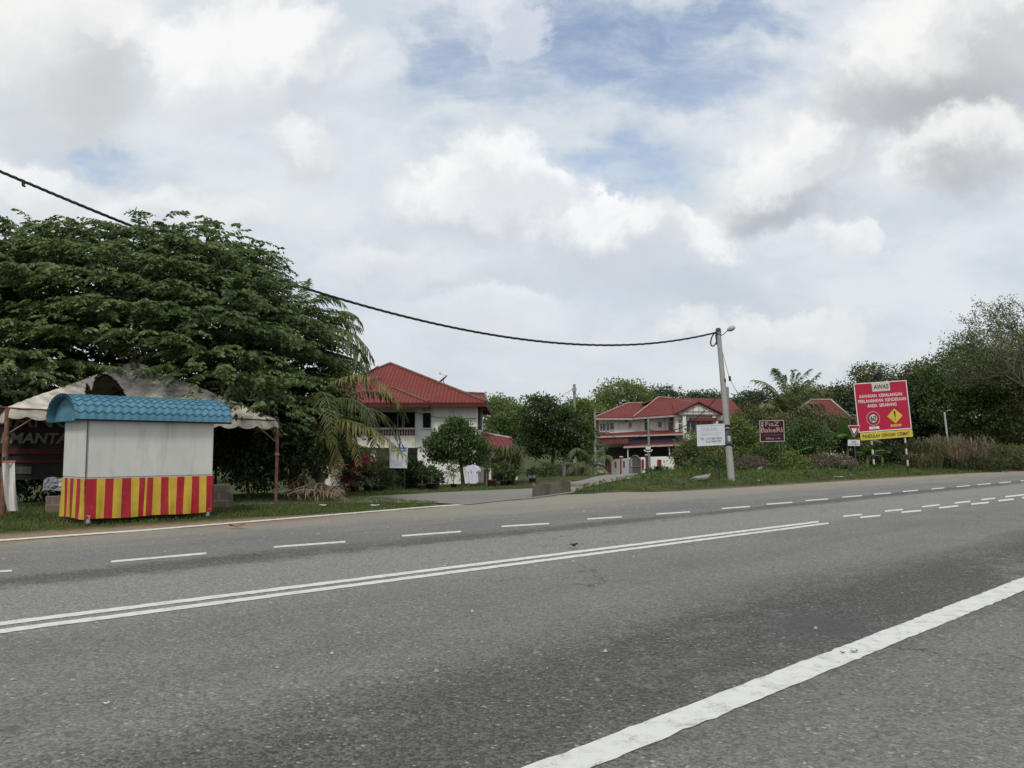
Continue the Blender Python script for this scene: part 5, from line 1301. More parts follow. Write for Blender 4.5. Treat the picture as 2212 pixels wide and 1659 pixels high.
# garden plants and trees
PINK = ML('pink_bract', (.42, .03, .07), (.55, .12, .18), .3, .6, 1.2)
bo = tree('flowering_bush', 'bush covered in pink flowers at the roadside beside the palms', 'bush', 772, 29, [(768, 1030, 29, 36, 30, .6), (790, 1012, 29, 20, 24, .5), (752, 1040, 29, 20, 22, .4)], LEAF_MID, 75, .03, None, 18, (.10, .06), .10, 60, .1, part='foliage', low_cut=-.9)
foliage('blossom', [lobe(768, 1018, 28.8, 30, 22, .5), lobe(788, 1004, 28.8, 18, 20, .4), lobe(748, 1036, 28.8, 18, 16, .4)], PINK, bo, 62, 16, (.075, .06), .09, 61, .05, lo=.7)
tree('round_tree', 'round clipped green tree on a short trunk before the white house wall', 'tree', 1002, 34, [(985, 962, 34, 58, 44, 1.1), (1022, 978, 34, 34, 32, .9), (946, 974, 34, 26, 28, .7), (988, 930, 34, 28, 24, .6)], LEAF_MID, 430, .085, None, 24, (.13, .075), .16, 62, .2, lo=.55)
tree('dark_tree', 'large dark dense tree standing by the gate right of the white house', 'tree', 1192, 40, [(1168, 905, 40, 46, 50, 1.5), (1218, 930, 40, 50, 46, 1.4), (1146, 945, 40, 34, 40, 1.1), (1254, 948, 40.5, 24, 36, 1.0), (1192, 966, 40, 58, 24, 1.2)], ML('dark_tree_leaf', (.022, .040, .014), (.07, .105, .03), .18, .5, .5), 760, .12, None, 24, (.15, .085), .2, 63, .2, lo=.5)
tree('spiky_shrub', 'dark broad leaved shrub right of the notice board', 'shrub', 905, 31, [(893, 1030, 31, 24, 28, .5), (924, 1036, 31, 22, 20, .4)], LEAF_DK, 75, .04, 'shrubs before the white house', 20, (.24, .085), .12, 64, -.3, part='foliage', low_cut=-.9)
tree('spiky_shrub', 'thin grassy leaved dark shrub left of the notice board', 'shrub', 826, 31, [(824, 1030, 31, 20, 32, .5)], LEAF_OLIVE, 70, .03, 'shrubs before the white house', 20, (.26, .04), .12, 65, -.3, part='foliage', low_cut=-.9)
tree('spiky_shrub', 'pale twiggy shrub at the foot of the white house wall', 'shrub', 965, 36, [(972, 1035, 36, 22, 14, .4)], LEAF_OLIVE, 18, .02, 'shrubs before the white house', 14, (.10, .03), .12, 66, 0, part='foliage')
tree('spiky_shrub', 'dark spreading shrub behind the legs of the notice board', 'shrub', 872, 36, [(872, 1040, 36, 30, 18, .4)], LEAF_DK, 50, .02, 'shrubs before the white house', 18, (.15, .06), .12, 67, 0, part='foliage')
tree('garden_shrub', 'feathery grey green shrub behind the concrete drain box', 'shrub', 1180, 37, [(1182, 1030, 37, 24, 28, .5)], LEAF_OLIVE, 70, .03, None, 20, (.22, .035), .13, 68, .3, part='foliage', low_cut=-.9)
# clump of fan leaved palms: many arching blades
def blade_clump(name, lab, cat, u, Y, w, h, mat, n, seed, bs=.12, group=None, bw=.05, lean=.6, base_h=0.0):
    r = np.random.default_rng(seed); g = gp(u, Y); e = empty(name, g, lab, cat, group); k = Y/F
    az = r.uniform(0, 2*math.pi, n); L = h*k*(.35+.75*r.random(n)); sp_ = w*k*.5*(.3+.7*r.random(n))*lean/.6
    V = []
    for i in range(n):
        o = np.array((math.cos(az[i]), math.sin(az[i]), 0)); s = np.array((-o[1], o[0], 0)); b0 = g+o*r.random()**.5*w*k*bs+ZZ*base_h*k*r.random(); b0[2] -= .05
        q1 = b0+o*sp_[i]*.35+ZZ*L[i]*.65; q2 = b0+o*sp_[i]*.75+ZZ*L[i]*.95; q3 = b0+o*sp_[i]*1.15+ZZ*L[i]*(.72+.2*r.random()); ww = bw*(.6+.8*r.random())
        V += [b0-s*ww*.3, b0+s*ww*.3, q1+s*ww*.5, q1-s*ww*.5, q1-s*ww*.5, q1+s*ww*.5, q2+s*ww*.4, q2-s*ww*.4, q2-s*ww*.4, q2+s*ww*.4, q3+s*ww*.05, q3-s*ww*.05]
    fast('foliage', np.array(V), np.arange(len(V)).reshape(-1, 4), mat, e)
    MB().tube([g-ZZ*.1, g+ZZ*h*k*.3], [.05, .03], 6).build('stem', MATS['bark'], e); return e
blade_clump('clump_palm', 'yellow green clump of arching palm leaves right of the clothes rail', 'palm', 1098, 33.5, 96, 84, ML('clump_leaf', (.05, .065, .02), (.15, .16, .05), .2, .5, .6), 420, 71, bw=.05)
palm('young_coconut_palm', 'small young coconut palm with drooping fronds on the grass beside the drain box', 1278, 36, (1276, 1016),
     [([(1268, 985, 35.8), (1248, 968, 35.6), (1230, 985, 35.4)], FR_U, .5), ([(1258, 1004, 35.8), (1242, 1000, 35.6), (1226, 1020, 35.4)], FR_U, .5), ([(1290, 994, 35.9), (1308, 984, 35.8), (1322, 988, 35.7)], FR_U, .5),
      ([(1290, 1012, 35.8), (1304, 1012, 35.7), (1318, 1030, 35.5)], FR_Y, .38), ([(1280, 990, 36.2), (1290, 976, 36.5), (1302, 974, 37)], FR_G, .36)], .075, 3, 15, None, .36, (FR_G, FR_Y), .9)
# ================================================================== road signs on the right bank
INK = M('ink_black', (.02, .02, .02), .6, .1, 4); WHT = M('sign_white', (.62, .62, .60), .5, .05, 4, dirt=(.42, .40, .36), damt=.4, dscale=3)
Ya = 45.0; k = Ya/F
rl = math.radians(4.2); X = np.array((math.cos(rl), 0, math.sin(rl))); Z = np.array((-math.sin(rl), 0, math.cos(rl)))
X = nrm(X+np.array((0, .10, 0)))
cO = P(1906.5, 877.5, Ya); sb = Board(cO, X, Z); w, h = 121.5*k, 106*k
e = empty('warning_sign', gp(1918, Ya), 'large tilted red accident warning sign on two black and white striped posts', 'road sign')
SGN = M('sign_red', (.38, .012, .045), .5, .06, 1.5)
sign_panel(e, sb, w, h, SGN, WHT, .05, .04)
mb = MB(); sb.quad(mb, -.16*w, .31*h, .175*w, .485*h, .001, .008); pl = mb.build('plate', M('plate_grey', (.48, .47, .44), .6, .08, 3), e)
mb = MB(); sb.text(mb, 'AWAS', .008*w, .355*h, .09*h, .012, width=.28*w, bold=.025); mb.build('lettering', M('ink_maroon', (.12, .015, .02), .6, .1, 4), pl)
mb = MB()
for txt, z, x, ww in (('KAWASAN  KEMALANGAN', .195, -.01, .80), ('PERLAHANKAN  KENDERAAN', .095, .005, .90), ('ANDA  SEKARANG', -.005, -.01, .55)): sb.text(mb, txt, x*w, z*h, .062*h, .003, width=ww*w, bold=.02)
mb.build('lettering', M('letter_white', (.60, .58, .56), .5, .05, 4), e)
def disc(mb, bd, x, z, r0, r1, off, n=36, th=.004):
    if r0 == 0: bd.poly(mb, [(x+r1*math.cos(2*math.pi*i/n), z+r1*math.sin(2*math.pi*i/n)) for i in range(n)], off, th); return
    for i in range(n):
        a, b_ = 2*math.pi*i/n, 2*math.pi*(i+1)/n
        bd.poly(mb, [(x+r*math.cos(q), z+r*math.sin(q)) for r, q in ((r0, a), (r1, a), (r1, b_), (r0, b_))], off, th)
rr = .145*h; cx_, cz_ = -.20*w, -.235*h
mb = MB(); disc(mb, sb, cx_, cz_, 0, rr, .001); ds = mb.build('speed_disc', M('disc_pink', (.55, .26, .29), .5, .05, 4), e)
mb = MB(); disc(mb, sb, cx_, cz_, 0, rr*.90, .0055); mb.build('ring', M('ring_red', (.27, .012, .035), .5, .05, 4), ds)
mb = MB(); disc(mb, sb, cx_, cz_, 0, rr*.56, .010); mb.build('face', WHT, ds)
mb = MB(); sb.text(mb, '60', cx_, cz_-.055*h, .11*h, .0155, width=.115*w, bold=.035); mb.build('lettering', INK, ds)
mb = MB(); sb.quad(mb, cx_-.095*w, cz_-.215*h, cx_+.095*w, cz_-.165*h, .001); pl2 = mb.build('small_plate', WHT, e)
mb = MB(); sb.text(mb, 'km/j', cx_, cz_-.203*h, .026*h, .006, bold=.03); mb.build('lettering', M('ink_grey', (.25, .2, .2), .6, .1, 4), pl2)
SY = M('sign_yellow', (.56, .42, .05), .5, .07, 2, dirt=(.40, .30, .10), damt=.4, dscale=3); dxx, dzz = .21*w, -.215*h
mb = MB(); sb.poly(mb, [(dxx-.145*w, dzz), (dxx, dzz-.15*h), (dxx+.145*w, dzz), (dxx, dzz+.15*h)], .001); dm = mb.build('diamond', SY, e)
mb = MB(); sb.poly(mb, [(dxx-.018*w, dzz+.075*h), (dxx-.012*w, dzz+.10*h), (dxx+.012*w, dzz+.10*h), (dxx+.018*w, dzz+.075*h), (dxx+.007*w, dzz-.035*h), (dxx-.003*w, dzz-.035*h)], .0055)
disc(mb, sb, dxx+.004*w, dzz-.068*h, 0, .012*w, .0055, 12); mb.build('exclamation_mark', INK, dm)
mb = MB(); sb.quad(mb, dxx-.10*w, dzz-.215*h, dxx+.10*w, dzz-.17*h, .001); pl3 = mb.build('small_plate', SY, e)
mb = MB(); sb.text(mb, 'KEMALANGAN', dxx, dzz-.203*h, .024*h, .006, width=.17*w); mb.build('lettering', M('ink_brown', (.14, .10, .02), .6, .1, 4), pl3)
mb = MB(); sb.quad(mb, -.475*w, -.66*h, .505*w, -.512*h, -.01, .02); yp = mb.build('lower_panel', SY, e)
mb = MB(); sb.text(mb, 'PANDULAH  DENGAN  CERMAT', .01*w, -.623*h, .07*h, .014, width=.88*w, bold=.02); mb.build('lettering', INK, yp)
for xo in (-.26, .37):
    tp = sb.p(xo*w, .30*h, -.10); bt_ = sb.p(xo*w, -.66*h, -.10); g = bt_+(bt_-tp)/np.linalg.norm(bt_-tp)*2.2
    q = bt_.copy(); d = nrm(bt_-tp); zb = float(zt(q[0], q[1])); g = q+d*((q[2]-zb)/-d[2]) if d[2] else q
    st_m = MB(); L_ = np.linalg.norm(g-bt_); n = 6
    for i in range(n): st_m.tube([bt_+(g-bt_)*(i/n), bt_+(g-bt_)*((i+1)/n)], .055, 10, m=i % 2, cap=False)
    st_m.tube([g, g+d*.25], .055, 10, m=1); st_m.tube([tp, bt_], .055, 10, m=0)
    st_m.build('post', [M('post_white', (.50, .47, .38), .6, .1, 4, dirt=(.3, .22, .14), damt=.5, dscale=5), M('post_black', (.03, .03, .03), .6, .2, 5)], e)
bl_ = sb.p(-.02*w, .5*h, -.06); MB().tube([bl_-Z*.1, bl_+Z*.18], .03, 6).build('lamp_bracket', MATS['black_metal'], e)
c_ = bl_+Z*.34; MB().tube([c_+np.array((0, -.17, 0)), c_+np.array((0, -.15, 0)), c_+np.array((0, .14, 0))], [.19, .215, .2], 18).build('flasher', M('flasher_black', (.012, .012, .013), .35, .2, 5), e)
# give way sign
Yg = 41.5; k = Yg/F; g = gp(1843, Yg)
e = empty('give_way_sign', g, 'red and white give way triangle with a small white plate on a dark post', 'road sign')
gO = P(1845, 931, Yg); gb = Board(gO, (1, 0, 0), (0.02, 0, 1)); s_ = 13.6*k
tri = lambda f: [(0, -13.5*k*f-.5*k), (s_*f, 12.2*k*f), (-s_*f, 12.2*k*f)]
mb = MB(); gb.poly(mb, tri(1.0), 0, .006); tr = mb.build('triangle', WHT, e)
mb = MB(); gb.poly(mb, tri(.91), .007, .003); mb.build('border', M('giveway_red', (.24, .012, .03), .5, .06, 3), tr)
mb = MB(); gb.poly(mb, tri(.46), .0105, .003); mb.build('centre', WHT, tr)
pO = P(1844.5, 956.5, Yg); pb_ = Board(pO, (1, 0, 0), (.02, 0, 1)); mb = MB(); pb_.quad(mb, -13*k, -6.6*k, 13*k, 6.6*k, 0, .006); pp = mb.build('plate', M('plate_white', (.55, .56, .58), .5, .05, 4), e)
mb = MB(); pb_.text(mb, 'BERI', 0, .4*k, 4.0*k, .008, width=10*k, bold=.02); pb_.text(mb, 'LALUAN', 0, -5.0*k, 4.2*k, .008, width=19*k, bold=.02); mb.build('lettering', M('ink_faded', (.12, .13, .22), .6, .1, 4), pp)
MB().tube([g-ZZ*.2, P(1845.5, 925, Yg)+np.array((0, .04, 0))], .035, 8).build('post', M('post_dark', (.06, .055, .05), .6, .2, 5), e)
# dark red bakery sign
Yf_ = 39.5; k = Yf_/F
e = empty('bakery_sign', gp(1668, Yf_), 'dark maroon bakery sign with thin pale lettering and a white frame', 'sign')
fb = Board(P(1667.5, 931, Yf_), (1, 0, .022), (-.012, 0, 1)); w, h = 53*k, 46*k
sign_panel(e, fb, w, h, M('bakery_maroon', (.030, .006, .015), .45, .1, 2), M('frame_white', (.38, .35, .35), .5, .06, 4), .032)
mb = MB(); fb.text(mb, 'F\u0131aZ', .02*w, .23*h, .20*h, .003, width=.56*w); fb.text(mb, 'BakeRI', -.01*w, -.06*h, .22*h, .003, width=.86*w, bold=.005)
mb2 = MB(); mb3 = MB(); fb.text(mb3, '50m', -.10*w, -.40*h, .11*h, .003, width=.32*w); fb.quad(mb2, .10*w, -.358*h, .27*w, -.342*h, .003); fb.poly(mb2, [(.265*w, -.31*h), (.33*w, -.35*h), (.265*w, -.39*h)], .0035)
mb.build('lettering', M('letter_rose', (.46, .28, .25), .5, .06, 4), e); mb2.build('arrow', MATS['letter_rose'], e); mb3.build('distance_lettering', MATS['letter_rose'], e)
mb = MB(); fb.text(mb, 'roti kek pastri', .0, -.205*h, .06*h, .003, width=.70*w) if False else fb.quad(mb, -.36*w, -.20*h, .36*w, -.172*h, .003); mb.build('rule', M('rule_ochre', (.20, .085, .06), .6, .3, 9), e)
mb = MB(); fb.quad(mb, -.42*w, .36*h, -.34*w, .41*h, .003); fb.quad(mb, -.42*w, .22*h, -.35*w, .31*h, .003); mb.build('emblem', M('emblem_pale', (.45, .36, .37), .5, .1, 6), e)
for x in (-.30, .36):
    q = fb.p(x*w, -.45*h, -.04); g = np.array((q[0], q[1], float(zt(q[0], q[1]))-.1)); MB().tube([g, fb.p(x*w, .3*h, -.045)], .028, 6).build('leg', MATS['black_metal'], e)
# white telephone notice beside the pole
Yw = 32.0; k = Yw/F
e = empty('telephone_board', gp(1534, Yw), 'white framed board with faded writing on thin legs beside the leaning utility pole', 'sign')
wb_ = Board(P(1535.5, 939.5, Yw), (1, 0, .05), (-.012, 0, 1)); w, h = 60*k, 45.5*k
sign_panel(e, wb_, w, h, M('board_pale', (.52, .55, .60), .5, .06, 3), M('frame_pale', (.58, .60, .57), .5, .05, 4), .035)
mb = MB(); FAD = M('ink_ghost', (.32, .335, .38), .6, .12, 9)
wb_.text(mb, 'DIJUAL', -.02*w, .20*h, .15*h, .003, width=.62*w, bold=.02); wb_.text(mb, 'TANAH LOT', .0, -.02*h, .14*h, .003, width=.74*w, bold=.0)
mb.build('faded_lettering', M('ink_ghost2', (.35, .37, .42), .6, .12, 9), e)
mb = MB(); wb_.text(mb, 'TEL : 012-606 9650', .0, -.22*h, .10*h, .003, width=.78*w, bold=.02); wb_.text(mb, '012-9601747', .10*w, -.36*h, .10*h, .003, width=.56*w, bold=.02); mb.build('lettering', M('ink_slate2', (.13, .14, .17), .6, .12, 9), e)
for x in (-.29, .26):
    q = wb_.p(x*w, -.45*h, -.04); g = np.array((q[0]+.03, q[1], float(zt(q[0], q[1]))-.1)); MB().tube([g, wb_.p(x*w, .3*h, -.045)], .026, 6).build('leg', MATS['black_metal'], e)
# slim white post near the trees
g = gp(2046, 60); o = MB().tube([g-ZZ*.2, P(2040, 890, 60)], [.07, .065], 8).build('white_post', M('post_chalk', (.40, .40, .37), .7, .15, 4), org=g); tag(o, 'slim leaning white post in front of the dark trees right of the warning sign', 'post')

# ================================================================== plants of the right bank
LEAF_OLIVE2 = ML('grey_olive_leaf', (.075, .092, .04), (.165, .18, .08), .22, .65, .3)
def tr(lab, u, Y, lb, mt, n, leaf=.2, seed=1, name='bush', cat='bush', group='bushes on the right bank', trunk=.05, spread=.25, per=22, part='foliage', droop=.2, lo=.5, asp=.5, low=-.9):
    return tree(name, lab, cat, u, Y, lb, mt, n, trunk, group, per, (leaf, leaf*asp), spread, seed, droop, lo, part=part, low_cut=low)
tr('golden green bush behind the white board left of the leaning pole', 1500, 47, [(1502, 962, 47, 26, 26, 1), (1486, 978, 47, 22, 20, .8), (1528, 980, 47, 26, 26, .8)], LEAF_LITE, 190, .17, 80)
tr('olive bush under the white board left of its legs', 1478, 46, [(1492, 985, 46, 34, 22, 1), (1512, 995, 46, 40, 22, .9)], LEAF_OLIVE, 170, .17, 81)
tr('low dark leafy bush at the crest of the grass before the garden wall', 1432, 44, [(1428, 1022, 44, 26, 10, .6)], LEAF_DK, 60, .14, 82, spread=.13)
tr('loose bright green bush just left of the white board legs', 1475, 40, [(1486, 1022, 40, 26, 17, .8), (1508, 1026, 40, 28, 16, .7)], LEAF_MID, 120, .15, 83, spread=.16)
tr('leafy bush with pale underside between the white board and the leaning pole', 1540, 41, [(1545, 1014, 41, 40, 24, .9)], LEAF_MID, 120, .15, 84, spread=.17)
tr('ochre tinted bush behind the leaning pole', 1610, 52, [(1610, 960, 52, 30, 40, 1.1), (1590, 930, 52, 22, 22, .8)], LEAF_LITE, 150, .2, 85)
tr('tall olive thicket rising left of the maroon bakery sign', 1640, 54, [(1625, 925, 54, 46, 45, 1.4), (1680, 945, 54, 46, 50, 1.4)], LEAF_OLIVE2, 330, .2, 86)
tr('brown withered brush pile left under the bakery sign', 1622, 43, [(1622, 1005, 43, 34, 17, .9)], LEAF_BROWN, 150, .12, 87, spread=.16, cat='brush pile', name='brush_pile', group='withered brush piles', asp=.35)
tr('brown withered brush pile right of the bakery sign', 1782, 45, [(1775, 1000, 45, 44, 17, 1), (1812, 1002, 45, 28, 15, .9)], LEAF_BROWN, 230, .12, 88, spread=.16, cat='brush pile', name='brush_pile', group='withered brush piles', asp=.35)
tr('small dark bush below the left brush pile', 1600, 40.5, [(1600, 1024, 40.5, 30, 10, .6)], LEAF_DK, 55, .12, 89, spread=.12)
tr('bright green weedy bush at the right leg of the bakery sign', 1712, 43, [(1712, 1003, 43, 30, 22, .8)], LEAF_LITE, 120, .13, 90, spread=.16)
tr('dark green bush behind the bakery sign legs', 1665, 46, [(1660, 985, 46, 36, 26, .9)], LEAF_MID, 130, .17, 91)
tr('broad dark green bush right of the bakery sign', 1745, 50, [(1745, 955, 50, 48, 42, 1.4), (1715, 985, 50, 40, 30, 1.2)], LEAF_MID, 330, .19, 92)
tr('tall green bush in front of the small red roof', 1790, 54, [(1790, 935, 54, 46, 45, 1.5), (1835, 950, 54, 32, 50, 1.3), (1740, 910, 55, 34, 30, 1.1)], LEAF_OLIVE2, 380, .2, 93)
tr('dark low bush at the foot of the right brush pile', 1800, 44, [(1800, 1018, 44, 56, 9, .7)], LEAF_DK, 90, .13, 94, spread=.12)
tr('dark bush filling the shade below the red warning sign', 1915, 54, [(1900, 985, 54, 44, 30, 1.3), (1950, 990, 54, 36, 26, 1.2)], LEAF_DK, 260, .19, 95)
tr('grey green hedge like bush between the utility pole and the garden wall', 1565, 62, [(1560, 985, 62, 60, 26, 1.2)], LEAF_OLIVE, 200, .2, 96)
# coconut palm rising behind the bakery sign
def up_arc(u0, v0, u1, v1, u2, v2, Y): return [(u0, v0, Y), (u1, v1, Y), (u2, v2, Y)]
palm('coconut_palm', 'coconut palm with upright fronds behind the maroon bakery sign', 1706, 56, (1706, 905),
     [(up_arc(1701, 860, 1694, 825, 1675, 797, 56), FR_U, .95), (up_arc(1713, 860, 1724, 825, 1750, 797, 56), FR_U, .95), (up_arc(1717, 868, 1739, 835, 1769, 806, 55.5), FR_U, .95),
      (up_arc(1691, 870, 1671, 838, 1628, 820, 55.5), FR_U, .95), (up_arc(1707, 860, 1710, 820, 1713, 800, 56.5), FR_U, .95), (up_arc(1683, 885, 1654, 872, 1621, 900, 55), FR_Y, .9),
      (up_arc(1724, 885, 1755, 870, 1786, 895, 55), FR_U, .95), (up_arc(1698, 858, 1682, 815, 1677, 800, 57), FR_U, .95), (up_arc(1703, 875, 1701, 840, 1696, 812, 55.6), FR_U, .9), (up_arc(1713, 872, 1729, 838, 1743, 822, 55.8), FR_U, .9), (up_arc(1696, 876, 1677, 850, 1654, 836, 55.6), FR_U, .9), (up_arc(1720, 878, 1746, 856, 1776, 846, 55.8), FR_U, .9), (up_arc(1708, 866, 1715, 830, 1724, 806, 56.2), FR_U, .9), (up_arc(1724, 900, 1750, 905, 1769, 945, 54.5), FR_G, .6), (up_arc(1687, 905, 1661, 915, 1647, 955, 54.5), FR_Y, .6)], .16, 0, 25, 'palms on the right bank')
# banana plants: broad paddle leaves
def banana(lab, u, Y, hpx, n, seed, mt):
    r = np.random.default_rng(seed); g = gp(u, Y); e = empty('banana_plant', g, lab, 'banana plant', 'banana plants on the right bank'); H_ = hpx*Y/F
    MB().tube([g-ZZ*.1, g+ZZ*H_*.5], [.10, .06], 8).build('stem', M('banana_stem', (.16, .17, .07), .7, .2, 5), e)
    for i in range(n):
        az = 2*math.pi*i/n+r.normal()*.3; o = np.array((math.cos(az), math.sin(az), 0)); s = np.array((-o[1], o[0], 0)); L = H_*(.6+.35*r.random()); el = r.uniform(.5, 1.2); gr = []
        for j in range(9):
            t_ = j/8; c = g+ZZ*H_*.48+o*L*t_*math.cos(el)+ZZ*L*(t_*math.sin(el)-t_*t_*.55*(1.2-el*.4)); wd_ = .24*math.sin(math.pi*min(1, .06+t_*.94))**.7*H_/2.0
            if j == 8: wd_ = .01
            gr.append([c-s*wd_-ZZ*wd_*.35, c, c+s*wd_-ZZ*wd_*.35])
        MB().sheet(gr, smooth=True).build('leaf', mt, e)
BAN = ML('banana_leaf', (.045, .10, .025), (.10, .17, .045), .3, .4, .8)
banana('banana plant with bright leaves close behind the right leg of the bakery sign', 1715, 47, 62, 7, 5, BAN)
banana('banana plant below the bakery sign', 1655, 47.5, 40, 6, 6, BAN)
banana('banana plant between the small red roof and the warning sign', 1826, 52, 110, 8, 7, BAN)
banana('banana plant at the left post of the warning sign', 1868, 50, 55, 7, 8, BAN)
banana('banana plant in the shade between the warning sign posts', 1900, 51, 45, 6, 9, BAN)
REED = ML('reed_blade', (.065, .07, .03), (.15, .145, .065), .2, .6, .5); REEDB = ML('reed_dry', (.12, .095, .06), (.22, .17, .11), .15, .7, .5)
for (u, Y, w_, h_, mt, n, lab) in [(2000, 50, 60, 66, REED, 300, 'tall green reed clump right of the warning sign'), (2045, 51, 60, 74, REEDB, 150, 'tall brown tinted reed clump in the middle of the reed bed'),
                                   (2090, 53, 70, 70, REEDB, 150, 'brown green reed clump at the right of the reed bed'), (2140, 54, 70, 56, REED, 160, 'lower green reed clump below the dark trees'), (2190, 56, 70, 52, REED, 160, 'green reed clump at the right edge of the picture'), (1975, 48.5, 44, 34, REED, 240, 'short grassy clump at the right post of the warning sign')]:
    blade_clump('reed_clump', lab, 'reeds', u, Y, w_, h_, mt, int(n*1.5), int(u), bs=.5, lean=.6, bw=.045, group='reed clumps right of the warning sign')
RB = ML('rusty_leaf', (.10, .075, .05), (.20, .145, .10), .15, .7, .4)
tr('fuzzy rust brown bush in the middle of the reed bed', 2060, 52, [(2050, 985, 52, 40, 30, 1.1), (2085, 990, 52, 46, 28, 1.1)], RB, 150, .22, 120, spread=.3, asp=.16, droop=-.3)
tr('grey green tangled bush at the right of the reed bed', 2140, 54, [(2135, 990, 54, 44, 26, 1.1), (2180, 992, 54, 44, 26, 1.1), (2225, 990, 54, 40, 26, 1.1)], LEAF_OLIVE, 300, .2, 121, spread=.3, asp=.25, droop=0)
tr('low dark bush along the foot of the reed bed', 2060, 50.5, [(2040, 1005, 50.5, 50, 12, .8), (2120, 1003, 51, 60, 12, .8)], LEAF_DK, 150, .16, 122, spread=.2, asp=.35)
# leafy weeds in the grass, too many to count
wd_, r = scatter([(1300, 1043), (1400, 1026), (1500, 1016), (1700, 1010), (1950, 1005), (1960, 1020), (1800, 1032), (1640, 1042), (1500, 1050)], 9000, 77, (2, 40, 26, 60))
sel = wd_[r.integers(0, len(wd_), 420)]; n = 9; pts = np.repeat(sel, n, 0)+np.concatenate([r.normal(size=(len(sel)*n, 2))*.14, r.random((len(sel)*n, 1))*.28], 1)
V, Q = leafmesh(pts, r.normal(size=(len(pts), 3))+np.array((0, 0, .2)), .13*(.5+r.random(len(pts))), .07, r)
tag(fast('weeds', V, Q, LEAF_MID), 'low broad leaved weeds growing through the bank grass', 'weeds', kind='stuff')

# ================================================================== trees behind
def far_tree(lab, u, Y, lb, mt, n, leaf=.35, seed=1, spread=.6, trunk=.2, group='trees behind the houses', per=22, lo=.45, low=-.8):
    return tr(lab, u, Y, lb, mt, n, leaf, seed, 'tree', 'tree', group, trunk, spread, per, 'crown', .15, lo, .55, low)
LEAF_FARL = ML('far_light_leaf', (.10, .14, .05), (.22, .27, .10), .3, .6, .15)
far_tree('pale green airy tree rising behind the left end of the red roofed house', 1345, 118, [(1340, 850, 118, 50, 28, 3), (1310, 868, 118, 30, 24, 2.4), (1375, 865, 118, 36, 24, 2.4), (1300, 890, 118, 30, 22, 2)], LEAF_FARL, 260, .42, 300, .75)
far_tree('dark rounded tree behind the ridge of the red roofed house', 1435, 122, [(1430, 868, 122, 44, 26, 3), (1400, 880, 122, 30, 24, 2.4)], LEAF_FAR, 210, .42, 301, .7)
far_tree('small distant trees over the right part of the red roofs', 1520, 125, [(1500, 866, 125, 20, 14, 2), (1535, 864, 125, 24, 14, 2)], LEAF_FAR, 110, .4, 302, .6) 
far_tree('dark tree mass behind the right end of the red roofs', 1620, 120, [(1630, 878, 120, 46, 30, 4), (1600, 895, 120, 40, 30, 3), (1672, 890, 120, 30, 24, 3)], LEAF_FAR, 420, .42, 303, .7)
far_tree('olive tree behind the coconut palm near the small red roof', 1735, 110, [(1735, 866, 110, 40, 26, 3.5), (1770, 872, 110, 34, 24, 3), (1705, 880, 110, 26, 22, 3)], LEAF_OLIVE, 230, .42, 304, .75)
far_tree('dark trees behind the small red roof left of the warning sign', 1810, 112, [(1810, 868, 112, 46, 34, 3.5), (1850, 885, 112, 36, 40, 3)], LEAF_FAR, 300, .42, 305, .7)
far_tree('grey leaved airy tree standing directly behind the warning sign flasher', 1885, 95, [(1885, 812, 95, 40, 22, 2.4), (1868, 838, 95, 30, 24, 2.2), (1912, 838, 95, 30, 24, 2.2)], LEAF_OLIVE, 170, .32, 306, .6)
far_tree('tree with thin yellowish top right of the warning sign', 1978, 92, [(1975, 815, 92, 30, 24, 2.2), (1990, 850, 92, 36, 40, 2.4)], LEAF_OLIVE, 190, .34, 307, .6)
far_tree('dark dense tree directly behind the right half of the warning sign', 1965, 78, [(1960, 890, 78, 50, 70, 2.8), (1930, 930, 78, 50, 60, 2.6), (1985, 940, 78, 40, 60, 2.6)], LEAF_DK, 520, .3, 308, .45)
far_tree('large rounded green tree at the right side beneath the bare branched tree', 2090, 74, [(2080, 815, 74, 80, 72, 4), (2140, 830, 74, 80, 70, 4), (2040, 860, 74, 50, 60, 3), (2100, 900, 74, 90, 60, 3.6)], LEAF_MID, 1500, .25, 309, .5, .3)
far_tree('dark olive tree filling the right edge of the picture', 2215, 72, [(2200, 850, 72, 70, 90, 4), (2260, 800, 72, 90, 100, 4), (2180, 920, 72, 60, 60, 3)], LEAF_OLIVE, 1250, .25, 310, .5, .3)
far_tree('dark low tree in shade behind the slim white post', 2050, 80, [(2040, 945, 80, 60, 45, 2.6), (2110, 955, 80, 70, 45, 2.6), (2180, 970, 80, 60, 40, 2.6)], LEAF_DK, 620, .3, 311, .45)
far_tree('dark tree low at the right edge behind the reed bed', 2200, 84, [(2170, 950, 84, 70, 50, 3), (2250, 940, 84, 70, 60, 3), (2100, 960, 84, 60, 40, 3)], LEAF_MID, 520, .34, 318, .6)
far_tree('light green tree seen between the white house and the dark tree', 1075, 95, [(1072, 900, 95, 30, 40, 2.5), (1100, 895, 95, 36, 30, 2.5), (1055, 885, 95, 14, 18, 1.6), (1120, 905, 95, 28, 26, 2.2)], LEAF_FARL, 260, .36, 312, .6)
far_tree('dark tree low between the white house and its lean-to roof', 1085, 84, [(1078, 935, 84, 36, 34, 2.2), (1112, 930, 84, 34, 36, 2.2)], LEAF_MID, 200, .32, 313, .5)
far_tree('yellow green tree behind the plain grey utility pole', 1260, 92, [(1258, 900, 92, 34, 34, 2.4), (1285, 915, 92, 30, 34, 2.2), (1236, 890, 92, 20, 26, 1.8)], LEAF_LITE, 230, .34, 314, .55)
far_tree('dark tree behind the gate left of the red roofed house', 1285, 80, [(1272, 968, 80, 24, 34, 2), (1248, 960, 80, 28, 46, 2)], LEAF_MID, 220, .3, 315, .5)
